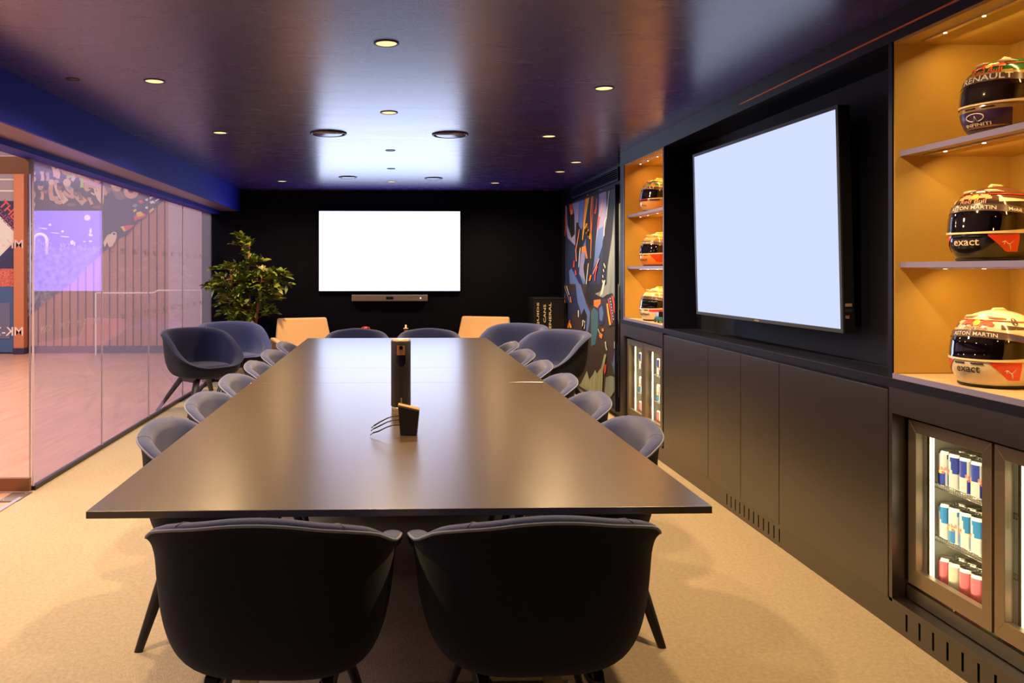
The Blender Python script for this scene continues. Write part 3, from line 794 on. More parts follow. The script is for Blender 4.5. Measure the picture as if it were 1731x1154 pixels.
def bull(t, z, m1=(0.75, 0.10, 0.04), m2=(0.95, 0.62, 0.10), s=1.0, name='bull_emblem'):
    q = MB()
    for sg in (-1, 1):
        for a0, a1, z0, z1 in ((0.05, 0.42, 0.0, 0.010), (0.15, 0.36, 0.009, 0.015), (0.30, 0.46, -0.004, 0.004), (0.08, 0.14, -0.005, 0.001)):
            q.grid(lambda a, k: hsurf(sg*a*s, z+z0+(z1-z0)*k, 0.002), [a0+(a1-a0)*i/6 for i in range(7)], [0, 0.5, 1], m=0)
    q.grid(lambda a, k: hsurf(0.10*s*math.cos(a)*k, z+0.006+0.010*math.sin(a)*k, 0.0026), [2*PI*i/16 for i in range(17)], [0.02, 1], m=1)
    q.build(name, [mat('emblem_red', m1, 0.4), mat('emblem_yellow', m2, 0.4)], t)
def cat_mark(t, az, z, m):
    q = MB()
    P = [(-0.018, 0.012), (-0.010, 0.015), (-0.002, 0.006), (0.006, 0.007), (0.016, 0.020)]
    q.tube([hsurf(az+u/0.14, z+v, 0.0022) for u, v in P], [0.002, 0.0028, 0.003, 0.0026, 0.001], 6, sy=0.5)
    q.tube([hsurf(az+u/0.14, z+v, 0.0022) for u, v in [(0.002, 0.006), (0.006, -0.006), (0.008, -0.014)]], [0.0026, 0.002, 0.001], 6)
    q.tube([hsurf(az+u/0.14, z+v, 0.0022) for u, v in [(-0.012, 0.012), (-0.014, 0.004)]], [0.002, 0.001], 6)
    q.build('cat_emblem', m, t)
X_, Y_ = 2.105, 2.765
h1 = helmet(X_, Y_-0.03, 0.999, 'white and orange racing helmet on the oak base of the near display bay', (0.80, 0.70, 0.50), (0.78, 0.66, 0.44), (0.82, 0.74, 0.58), (0.10, 0.06, 0.04),
    words=[('exact', -0.02, 0.052, 0.022, 0.072, (0.03, 0.02, 0.015), 0), ('ASTON MARTIN', 0.0, 0.177, 0.013, 0.160, (0.9, 0.85, 0.75), 0), ('Mobil 1', 0.98, 0.178, 0.012, 0.052, (0.05, 0.06, 0.35), 0),
           ('TAG HEUER', 0.72, 0.100, 0.008, 0.060, (0.85, 0.78, 0.6), 0), ('citrix', 1.02, 0.203, 0.010, 0.03, (0.9, 0.85, 0.6), 0), ('Red Bull', 0, 0.198, 0.010, 0.085, (0.70, 0.20, 0.10), 0)])
bull(h1, 0.213); cat_mark(h1, 0.80, 0.050, M['white'])
q = MB(); q.tube([hsurf(1.0+0.085*math.cos(a), 0.224+0.012*math.sin(a), 0.002) for a in [2*PI*i/20 for i in range(20)]], 0.0012, 6, closed=True)
for a in (0.965, 1.035): q.tube([hsurf(a, 0.217, 0.002), hsurf(a, 0.231, 0.002)], 0.0014, 6)
q.tube([hsurf(0.965, 0.224, 0.002), hsurf(1.035, 0.224, 0.002)], 0.0014, 6); q.build('car_maker_emblem', hm_ := mat('ink', (0.02, 0.02, 0.02), 0.4), h1)
h2 = helmet(X_, Y_-0.02, 1.431, 'black and red racing helmet on the lower shelf of the near display bay', (0.045, 0.030, 0.022), (0.012, 0.010, 0.010), (0.12, 0.05, 0.03), cream, visor='#050403',
    words=[('exact', -0.02, 0.052, 0.022, 0.080, (0.80, 0.62, 0.40), 0), ('ASTON MARTIN', 0.0, 0.177, 0.013, 0.165, (0.9, 0.8, 0.6), 0), ('Mobil 1', 1.0, 0.178, 0.012, 0.052, (0.85, 0.80, 0.7), 0),
           ('TAG HEUER', 0.62, 0.100, 0.009, 0.064, (0.85, 0.75, 0.5), 0), ('Red Bull', 0, 0.198, 0.012, 0.10, (0.72, 0.30, 0.16), 0)])
bull(h2, 0.214, (0.85, 0.45, 0.2)); cat_mark(h2, 0.80, 0.050, mat('cat_gold', (0.85, 0.6, 0.4), 0.4))
h3 = helmet(X_, Y_-0.08, 1.861, 'green and gold racing helmet on the upper shelf of the near display bay', (0.62, 0.42, 0.10), (0.30, 0.18, 0.06), (0.015, 0.14, 0.035), (0.02, 0.16, 0.04), visor='#1a0e04', puma=False,
    words=[('RENAULT', 0.03, 0.176, 0.020, 0.175, (0.92, 0.88, 0.75), 0), ('Red Bull', 0.0, 0.199, 0.017, 0.115, (0.80, 0.14, 0.08), 0), ('INFINITI', -0.10, 0.024, 0.010, 0.090, (0.85, 0.72, 0.45), 0)])
bull(h3, 0.222)
q = MB(); q.grid(lambda a, k: hsurf(a, 0.012+0.062*k, 0.0016), [-0.75+1.35*i/20 for i in range(21)], [0, .25, .5, .75, 1]); q.build('chin_panel', mat('purple_panel', (0.035, 0.012, 0.07), 0.3), h3)
q = MB(); q.tube([hsurf(-0.10+0.19*math.cos(a), 0.052+0.013*math.sin(a), 0.003) for a in [-PI/2+0.25+(2*PI-0.5)*i/24 for i in range(25)]], 0.0018, 6)
q.tube([hsurf(-0.13, 0.040, 0.003), hsurf(-0.10, 0.056, 0.003), hsurf(-0.07, 0.040, 0.003)], 0.0016, 6); q.build('oval_emblem', M['white'], h3)
X_, Y_ = 2.10, 6.30
h4 = helmet(X_, Y_, 0.999, 'cream and pink racing helmet on the base of the far display bay', (0.85, 0.62, 0.40), (0.85, 0.72, 0.55), (0.85, 0.60, 0.28), (0.80, 0.30, 0.10), puma=False,
    words=[('CarNext', 0.05, 0.045, 0.022, 0.10, (0.03, 0.02, 0.02), 0), ('ASTON MARTIN', 0.0, 0.177, 0.013, 0.16, (0.12, 0.05, 0.02), 0)])
q = MB()
for sg in (-1, 1): q.grid(lambda a, k: hsurf(sg*a, 0.075+0.02*k, 0.0016), [0.35+0.7*i/8 for i in range(9)], [0, .5, 1])
q.build('pink_flash', mat('pink_paint', (0.75, 0.04, 0.16), 0.3), h4)
h5 = helmet(X_, Y_, 1.431, 'orange and grey racing helmet on the lower shelf of the far display bay', (0.30, 0.26, 0.25), (0.85, 0.28, 0.04), (0.80, 0.45, 0.12), (0.85, 0.18, 0.03), puma=True,
    words=[('ASTON MARTIN', 0.0, 0.177, 0.013, 0.16, (0.9, 0.7, 0.4), 0), ('ROKIT', 0.0, 0.040, 0.018, 0.08, (0.05, 0.02, 0.02), 0)])
h6 = helmet(X_, Y_, 1.861, 'yellow and teal racing helmet on the upper shelf of the far display bay', (0.80, 0.50, 0.10), (0.80, 0.42, 0.14), (0.75, 0.55, 0.20), (0.03, 0.28, 0.25), puma=False,
    words=[('RENAULT', 0.03, 0.176, 0.020, 0.175, (0.92, 0.88, 0.75), 0), ('TOTAL', 0.0, 0.040, 0.012, 0.06, (0.3, 0.05, 0.02), 0)])
q = MB()
q.grid(lambda a, k: hsurf(a, 0.080+0.014*k, 0.002), [-0.9+1.8*i/20 for i in range(21)], [0, 1], m=0)
q.grid(lambda a, k: hsurf(a, 0.092+0.006*k, 0.005), [-0.9+1.2*i/20 for i in range(21)], [0, 1], m=1)
q.build('dark_stripe', [mat('stripe_plum', (0.10, 0.03, 0.10), 0.3), mat('stripe_red', (0.7, 0.04, 0.05), 0.3)], h6)
for sh, a in ((h6, 0.2), (h6, 0.6)):
    q = MB(); q.grid(lambda u, k: hsurf(a+0.10*u, 0.214+0.022*k, 0.002), [-1, -.5, 0, .5, 1], [0, .5, 1]); q.build('teal_patch', mat('teal_paint', (0.01, 0.30, 0.36), 0.3), sh)
# small model beside the lowest far helmet
mc2 = thing('model_car', 'small teal and black model car beside the cream helmet, partly hidden by the upright', 'model', (2.02, 6.03, 0.998), PI/2)
q = MB(); q.hexa([(-0.06,-0.028,0.012),(0.06,-0.028,0.012),(0.06,0.028,0.012),(-0.06,0.028,0.012)], [(-0.055,-0.026,0.045),(0.055,-0.026,0.045),(0.055,0.026,0.045),(-0.055,0.026,0.045)]); q.build('body', mat('teal_body', (0.03, 0.22, 0.28), 0.2, coat=0.6), mc2, 0.004)
q = MB(); q.hexa([(-0.035,-0.025,0.045),(0.03,-0.025,0.045),(0.03,0.025,0.045),(-0.035,0.025,0.045)], [(-0.025,-0.02,0.085),(0.015,-0.02,0.085),(0.015,0.02,0.085),(-0.025,0.02,0.085)]); q.build('cab', M['gloss'], mc2, 0.003)
for sx in (-0.038, 0.038):
    for sy in (-0.028, 0.028): MB().lathe([(0.014, -0.005), (0.015, 0), (0.014, 0.005)], 16, (sx, sy, 0.016), ax='y').build('wheel', M['black'], mc2)

# ------------------------------------------------------------------ screens
tv = thing('wall_screen', 'large white-lit wall screen on the dark end wall above the soundbar', 'screen', (-0.068, 10.055, 1.636))
MB().box(-0.892, -0.035, -0.508, 0.892, -0.004, 0.508).build('housing', M['black'], tv, 0.003)
MB().box(-0.882, -0.0375, -0.497, 0.882, -0.0352, 0.497).build('display', M['screen'], tv)
MB().box(-0.3, -0.004, -0.25, 0.3, 0.0145, 0.25).build('wall_bracket', M['black'], tv)
sb = thing('video_soundbar', 'slim grey camera soundbar under the screen on the end wall', 'soundbar', (-0.068, 10.05, 1.048))
MB().box(-0.475, -0.075, -0.040, 0.475, 0.018, 0.040).build('body', mat('soundbar_cloth', (0.13, 0.10, 0.11), 0.8, bump=0.3, bscale=500), sb, 0.008)
MB().box(-0.045, -0.079, -0.016, 0.045, -0.074, 0.016).build('camera_window', M['gloss'], sb, 0.006)
MB().lathe([(0.012, -0.082), (0.012, -0.078), (0.0001, -0.078)], 16, (0, 0, 0), ax='y', cap=True).build('camera_lens', M['black'], sb)
MB().lathe([(0.0001, -0.0775), (0.008, -0.0775), (0.008, -0.075)], 12, (0.385, 0, 0.0), ax='y', cap=False).build('status_light', emis('status_white', (0.9, 0.95, 1), 2.5), sb)
# large side screen, swivelled and tilted slightly on its bracket
ts = thing('side_screen', 'very large white-lit screen in the niche of the cabinet wall', 'screen', (1.9975, 4.381, 1.632))
ang = math.atan2(2.03-1.965, 5.16-3.60)
ts.rotation_euler = (0, math.radians(-1.45), ang)
Lh = 0.781; Hh = 0.503
MB().box(0.002, -Lh-0.017, -Hh-0.017, 0.055, Lh+0.017, Hh+0.017).build('housing', M['black'], ts, 0.002)
q = MB()
for a in ((-Lh-0.018, -Hh-0.018, Lh+0.018, -Hh), (-Lh-0.018, Hh, Lh+0.018, Hh+0.018), (-Lh-0.018, -Hh, -Lh, Hh), (Lh, -Hh, Lh+0.018, Hh)):
    q.box(-0.004, a[0], a[1], 0.003, a[2], a[3])
q.build('bezel', M['bezel'], ts)
MB().box(-0.001, -Lh, -Hh, 0.0015, Lh, Hh).build('display', M['screen_side'], ts)
q = MB()
put_text(q, 'SAMSUNG', lambda u, v: (-0.0048, -u, -Hh-0.0135+v), 0.008); q.build('maker_mark', M['white'], ts)
MB().box(0.055, -0.25, -0.2, 0.13, 0.25, 0.2).build('bracket', M['black'], ts)
for dz, ww, cc in ((-0.40, 0.030, (0.40, 0.24, 0.18)), (-0.425, 0.030, (0.03, 0.02, 0.05)), (-0.455, 0.016, (0.30, 0.16, 0.14))):
    MB().box(0.062-0.052, -Lh-0.0185, dz, 0.012+ww, -Lh-0.0165, dz+0.014).build('port_label', mat('label_tan', cc, 0.6), ts)

# ------------------------------------------------------------------ race car mural and grille on the right wall
WX = 2.12
pg = thing('race_car_mural', 'tall abstract mural of a blue and orange race car on the right wall', 'mural', (WX, 8.67, 1.2))
cm = [mat('mural_black', (0.012, 0.010, 0.016), 0.5), mat('mural_navy', (0.020, 0.030, 0.11), 0.5), mat('mural_blue', (0.10, 0.18, 0.52), 0.5),
      mat('mural_lilac', (0.26, 0.27, 0.55), 0.5), mat('mural_orange', (0.90, 0.24, 0.03), 0.5), mat('mural_red', (0.65, 0.07, 0.05), 0.5),
      mat('mural_yellow', (0.95, 0.50, 0.03), 0.5), mat('mural_pale', (0.62, 0.70, 0.66), 0.5), mat('mural_greygreen', (0.22, 0.28, 0.28), 0.5, noise=0.3, nscale=8, stretch=(1, 1, 0.3)),
      mat('mural_teal', (0.05, 0.16, 0.24), 0.5), mat('mural_salmon', (0.80, 0.28, 0.20), 0.5), mat('mural_grass', (0.34, 0.38, 0.24), 0.5, noise=0.3, nscale=14, stretch=(1, 1, 0.3)),
      mat('mural_brown', (0.045, 0.030, 0.030), 0.5)]
mb = MB(); lay[0] = 0
def mu(pts, m, o=(950, 310), sc=6.076):
    lay[0] += 1; q = []
    for u, v in pts:
        Y, Z = on_x(o[0]+u/sc, o[1]+v/sc, WX-0.006)
        q.append((-0.008 - lay[0]*0.0002, Y-8.67, Z-1.2))
    mb.poly(q, m)
def ms(path, w0, w1, m, o=(950, 310), sc=6.076):
    n = len(path); L = []; R = []
    for i, (x, y) in enumerate(path):
        a = path[max(i-1, 0)]; b = path[min(i+1, n-1)]
        dx, dy = b[0]-a[0], b[1]-a[1]; l = math.hypot(dx, dy) or 1
        ww = (w0 + (w1-w0)*i/(n-1))/2
        L.append((x - dy/l*ww, y + dx/l*ww)); R.append((x + dy/l*ww, y - dx/l*ww))
    mu(L + R[::-1], m, o, sc)
PZ0, PZ1, PY0, PY1 = 0.08, 2.185, 7.50, 9.86
mb.box(-0.007, PY0-8.67, PZ0-1.2, 0, PY1-8.67, PZ1-1.2, 1)
A = (950, 310); B = (950, 480)
# upper half
mu([(385,60),(600,5),(600,1150),(380,1150),(430,600)], 0)
mu([(540,240),(600,200),(600,1300),(440,1300),(470,860),(520,520)], 8)
mu([(30,220),(130,180),(150,380),(140,640),(60,560),(30,400)], 3)
mu([(50,210),(100,200),(130,330),(135,520),(100,560),(60,430)], 0)
mu([(130,185),(180,170),(170,400),(150,400)], 3)
mu([(180,160),(235,140),(240,400),(200,480),(175,430)], 2)
mu([(25,600),(60,560),(140,650),(150,800),(100,900),(180,1060),(60,1140),(25,1100)], 1)
mu([(75,900),(100,870),(190,1050),(160,1110),(90,1100)], 2)
mu([(150,400),(200,470),(210,620),(180,760),(140,830),(140,560)], 0)
mu([(235,140),(330,100),(380,95),(370,460),(330,760),(290,980),(230,1140),(200,1150),(240,800),(215,500)], 0)
mu([(385,60),(455,60),(470,330),(430,560),(390,740),(330,860),(350,600),(380,300)], 3)
mu([(380,470),(430,440),(420,640),(370,800),(330,870),(345,650)], 2)
mu([(205,700),(250,560),(250,740),(215,900),(245,1000),(230,1060),(180,920),(180,780)], 2)
mu([(205,700),(240,700),(225,870),(245,1010),(180,930)], 3)
ms([(275,115),(250,280),(235,400),(215,580)], 30, 8, 6)
ms([(250,130),(235,300),(225,430)], 14, 8, 4)
ms([(315,105),(300,300),(305,540),(298,770)], 14, 6, 4)
ms([(322,105),(318,330),(305,520)], 16, 6, 5)
ms([(262,410),(235,480),(262,440),(255,520),(275,460),(280,560),(292,500),(290,570)], 16, 12, 6)
ms([(240,640),(250,700),(262,770)], 18, 12, 4); mu([(210,650),(245,645),(245,705),(205,705)], 4)
ms([(445,65),(420,200),(395,350)], 9, 7, 10); ms([(385,340),(380,410),(365,470)], 12, 5, 5)
ms([(365,150),(360,230),(345,310)], 8, 20, 5)
ms([(492,75),(480,200),(465,330)], 8, 7, 7); ms([(465,340),(445,400),(440,540)], 10, 6, 7)
mu([(80,210),(105,205),(120,300),(105,325),(85,280)], 5); mu([(88,270),(115,265),(118,310),(95,322)], 4)
ms([(40,320),(42,420),(38,540)], 10, 6, 5); ms([(185,470),(165,600),(148,680),(155,800)], 6, 9, 10)
ms([(195,660),(185,760),(178,860)], 9, 6, 7); ms([(132,790),(128,860)], 10, 14, 5); ms([(145,890),(150,940)], 12, 14, 5)
ms([(390,770),(355,860),(325,930)], 10, 8, 10); ms([(370,850),(350,930),(345,1000)], 10, 8, 5); ms([(305,940),(292,1000)], 14, 16, 4)
ms([(280,820),(268,930),(255,1050)], 8, 8, 7); ms([(295,1070),(298,1130)], 14, 16, 4)
for x, y in ((440,820),(435,880),(428,940),(450,840),(425,990),(440,1000)): ms([(x,y),(x+4,y+28)], 9, 7, 7)
# lower half
mu([(20,0),(600,0),(600,1160),(20,1160)], 12, B)
mu([(30,80),(110,60),(120,330),(105,470),(30,460)], 1, B); ms([(30,90),(35,200),(40,240)], 12, 20, 10, B); mu([(20,240),(45,230),(62,340),(58,460),(20,460)], 8, B)
mu([(110,120),(150,50),(190,80),(180,240),(140,330),(110,300)], 1, B)
mu([(150,0),(200,0),(260,200),(300,290),(290,430),(265,540),(230,480),(200,280),(170,180)], 2, B)
mu([(200,330),(240,250),(270,330),(255,500),(215,470)], 0, B)
ms([(225,370),(245,385),(238,460),(222,440),(225,370)], 10, 10, 7, B)
mu([(310,280),(340,240),(380,280),(385,420),(355,620),(310,640)], 9, B)
mu([(270,0),(600,0),(600,140),(400,150),(330,200),(300,240),(250,130)], 0, B)
mu([(350,100),(400,80),(470,0),(600,0),(600,430),(560,200),(530,90),(470,110),(430,140)], 8, B); mu([(400,130),(440,-40),(460,-40),(430,100)], 7, B)
mu([(340,165),(410,155),(410,225),(380,245),(340,225)], 4, B)
mu([(385,230),(420,190),(450,210),(460,330),(440,410),(400,430),(380,350)], 1, B)
mu([(395,250),(425,220),(440,300),(425,380),(400,370)], 2, B)
mu([(470,130),(530,90),(575,190),(590,350),(560,420),(500,440),(475,330)], 0, B)
ms([(478,200),(490,300),(510,420)], 14, 20, 6, B); ms([(490,150),(515,280),(530,400)], 12, 10, 5, B); ms([(530,120),(548,200),(550,290)], 22, 12, 5, B)
for k in range(8): ms([(508+k*5, 140+k*30), (512+k*5, 158+k*30)], 10, 8, 7, B)
ms([(385,460),(400,500),(430,520)], 8, 6, 7, B); mu([(425,455),(445,455),(445,485),(425,485)], 4, B); mu([(395,515),(435,515),(425,560),(405,550)], 4, B)
ms([(95,370),(85,410),(75,450)], 8, 20, 4, B); ms([(95,400),(105,450)], 12, 22, 6, B)
mu([(130,700),(150,650),(170,740),(160,780),(120,740)], 8, B); ms([(190,690),(185,760)], 30, 22, 10, B); ms([(222,640),(225,710)], 18, 22, 4, B); ms([(245,560),(238,620)], 10, 8, 5, B)
ms([(178,540),(165,600)], 12, 10, 6, B); ms([(185,270),(185,340)], 14, 8, 7, B)
ms([(100,130),(110,190)], 10, 8, 4, B); ms([(60,20),(90,110)], 8, 6, 7, B); ms([(40,20),(100,190)], 6, 6, 3, B)
mu([(160,1060),(210,1020),(275,890),(300,980),(335,930),(360,880),(375,920),(420,860),(455,720),(475,720),(440,900),(430,1160),(160,1160)], 11, B)
mu([(470,960),(520,940),(570,960),(560,1100),(520,1160),(455,1160)], 8, B)
ms([(465,590),(470,640),(480,680)], 12, 10, 7, B); mu([(455,830),(475,820),(470,900),(450,930)], 5, B)
mu([(565,660),(590,600),(590,800),(560,860),(540,830)], 2, B); mu([(520,780),(560,850),(590,930),(560,930)], 9, B); ms([(560,590),(562,660)], 8, 10, 7, B)
ms([(300,540),(300,600)], 5, 4, 9, B)
mb.build('picture', cm, pg)
q = MB()
for a in ((PY0-0.02, PZ0-0.02, PY0, PZ1+0.02), (PY1, PZ0-0.02, PY1+0.02, PZ1+0.02), (PY0, PZ1, PY1, PZ1+0.02), (PY0, PZ0-0.02, PY1, PZ0)):
    q.box(-0.045, a[0]-8.67, a[1]-1.2, 0, a[2]-8.67, a[3]-1.2)
q.build('frame', M['navy'], pg)
gr = thing('wall_grille', 'long slatted air grille high on the right wall above the race car mural', 'air grille', (WX, 7.46, 2.255))
q = MB(); q.box(-0.004, 0, 0, 0, 1.9, 0.10); q.build('backing', M['gloss'], gr)
q = MB()
for k in range(5):
    z = 0.008+k*0.019
    q.prism([(-0.004, 0.01, z+0.010), (-0.030, 0.01, z), (-0.030, 0.01, z+0.004), (-0.004, 0.01, z+0.014)], (0, 1.88, 0))
q.build('slat', mat('grille_blue', (0.035, 0.035, 0.10), 0.4), gr)
q = MB(); q.box(-0.032, -0.015, -0.015, 0, 0.0, 0.115); q.box(-0.032, 1.9, -0.015, 0, 1.915, 0.115); q.box(-0.032, 0, -0.015, 0, 1.9, 0); q.box(-0.032, 0, 0.10, 0, 1.9, 0.115)
q.build('frame', mat('grille_frame', (0.03, 0.03, 0.08), 0.4), gr)

# ------------------------------------------------------------------ meeting table
TX0, TX1, TY0, TY1, TZ = -0.845, 0.885, 2.206, 7.75, 0.74
tb = thing('meeting_table', 'long dark meeting table with satin top running down the room', 'table', ((TX0+TX1)/2, TY0, 0))
hw = (TX1-TX0)/2
for a, b in ((0.0, 2.475), (2.4765, 3.174), (3.1755, TY1-TY0)):
    q = MB(); q.box(-hw, a, TZ-0.020, hw, b, TZ, 0)
    o = q.build('tabletop', [M['table']], tb, 0.0012)
q = MB(); q.box(-hw+0.38, 0.32, TZ-0.06, -hw+0.44, TY1-TY0-0.32, TZ-0.021); q.box(hw-0.44, 0.32, TZ-0.06, hw-0.38, TY1-TY0-0.32, TZ-0.021); q.build('rail', M['black'], tb)
for yy in (0.42, 2.77, 5.1):
    q = MB()
    for sx in (-1, 1):
        q.hexa([(sx*0.50-0.03, yy-0.02, 0.03), (sx*0.50+0.03, yy-0.02, 0.03), (sx*0.50+0.03, yy+0.02, 0.03), (sx*0.50-0.03, yy+0.02, 0.03)],
               [(sx*0.42-0.03, yy-0.02, TZ-0.021), (sx*0.42+0.03, yy-0.02, TZ-0.021), (sx*0.42+0.03, yy+0.02, TZ-0.021), (sx*0.42-0.03, yy+0.02, TZ-0.021)])
    q.box(-0.56, yy-0.03, 0, 0.56, yy+0.03, 0.03)
    q.build('leg', M['brass'], tb, 0.003)

# tabletop camera tower
ct = thing('camera_tower', 'tall dark cylinder camera standing mid table', 'camera', (0.027, 3.775, TZ))
MB().lathe([(0.043, 0.018), (0.0465, 0.020), (0.0465, 0.322), (0.044, 0.330)], 48).build('body', mat('tower_grey', (0.018, 0.020, 0.026), 0.45), ct)
MB().lathe([(0.044, 0.0), (0.044, 0.018)], 48).build('base_ring', M['brass'], ct)
MB().lathe([(0.0001, 0.334), (0.040, 0.334), (0.0455, 0.329), (0.0455, 0.322)], 48, cap=False).build('cap', mat('tower_cap', (0.38, 0.24, 0.15), 0.35, metal=0.4), ct)
def cyl(u, z, r=0.0470): a = -PI/2 + u/r; return (r*math.cos(a), r*math.sin(a), z)
q = MB(); q.grid(cyl, [-0.022+0.044*i/10 for i in range(11)], [0.222, 0.24, 0.27, 0.310], sm=True); q.grid(lambda u, k: cyl(u*(1-0.5*k), 0.222-0.014*k), [-0.020+0.04*i/8 for i in range(9)], [0, 0.6, 1]); q.build('lens_window', M['gloss'], ct)
q = MB(); q.grid(lambda u, z: cyl(u, z, 0.0474), [-0.020+0.04*i/10 for i in range(11)], [0.262, 0.285, 0.308]); q.build('copper_plate', mat('copper_plate', (0.42, 0.20, 0.12), 0.35, metal=0.6), ct)
q = MB(); q.lathe([(0.009, -0.0505), (0.009, -0.046), (0.006, -0.0505)], 20, (0, 0, 0.297), ax='y'); q.build('lens', M['gloss'], ct)
# table connector block with three cable tails
cb = thing('cable_hub', 'black leaning connector block with cable tails in front of the camera tower', 'cable hub', (0.054, 3.20, TZ), math.radians(-8))
q = MB()
q.hexa([(-0.033, -0.016, 0), (0.033, -0.016, 0), (0.033, 0.022, 0), (-0.033, 0.022, 0)], [(-0.043, -0.004, 0.118), (0.043, -0.004, 0.100), (0.043, 0.018, 0.104), (-0.043, 0.018, 0.122)])
q.build('body', mat('hub_leather', (0.006, 0.006, 0.007), 0.45), cb, 0.003)
q = MB(); q.hexa([(-0.0435, -0.0045, 0.112), (0.0435, -0.0045, 0.094), (0.0435, -0.003, 0.094), (-0.0435, -0.003, 0.112)], [(-0.0435, -0.0048, 0.1145), (0.0435, -0.0048, 0.0965), (0.0435, -0.003, 0.0965), (-0.0435, -0.003, 0.1145)])
q.hexa([(-0.043, 0.0, 0.1185), (0.043, 0.0, 0.1005), (0.043, 0.016, 0.1045), (-0.043, 0.016, 0.1225)], [(-0.042, 0.002, 0.1205), (0.042, 0.002, 0.1025), (0.042, 0.015, 0.1065), (-0.042, 0.015, 0.1245)])
q.build('gold_trim', mat('gold_trim', (0.60, 0.36, 0.14), 0.35, metal=0.7), cb)
MB().box(-0.036, 0.018, 0.10, -0.030, 0.024, 0.142).build('clip', M['brass'], cb)
for k, (z0, yy) in enumerate(((0.072, 0.012), (0.058, 0.002), (0.040, -0.010))):
    q = MB(); pts = [(-0.036, yy, z0), (-0.062, yy, z0-0.001), (-0.088, yy-0.01, z0-0.009), (-0.115, yy-0.02, z0-0.022), (-0.138, yy-0.03, z0-0.036+0.004*k)]
    q.tube(pts, [0.0022, 0.0022, 0.0024, 0.0030, 0.0030], 8); q.tube([pts[-1], (pts[-1][0]-0.010, pts[-1][1]-0.004, pts[-1][2]-0.008)], 0.0018, 8)
    q.build('cable', M['black'], cb)

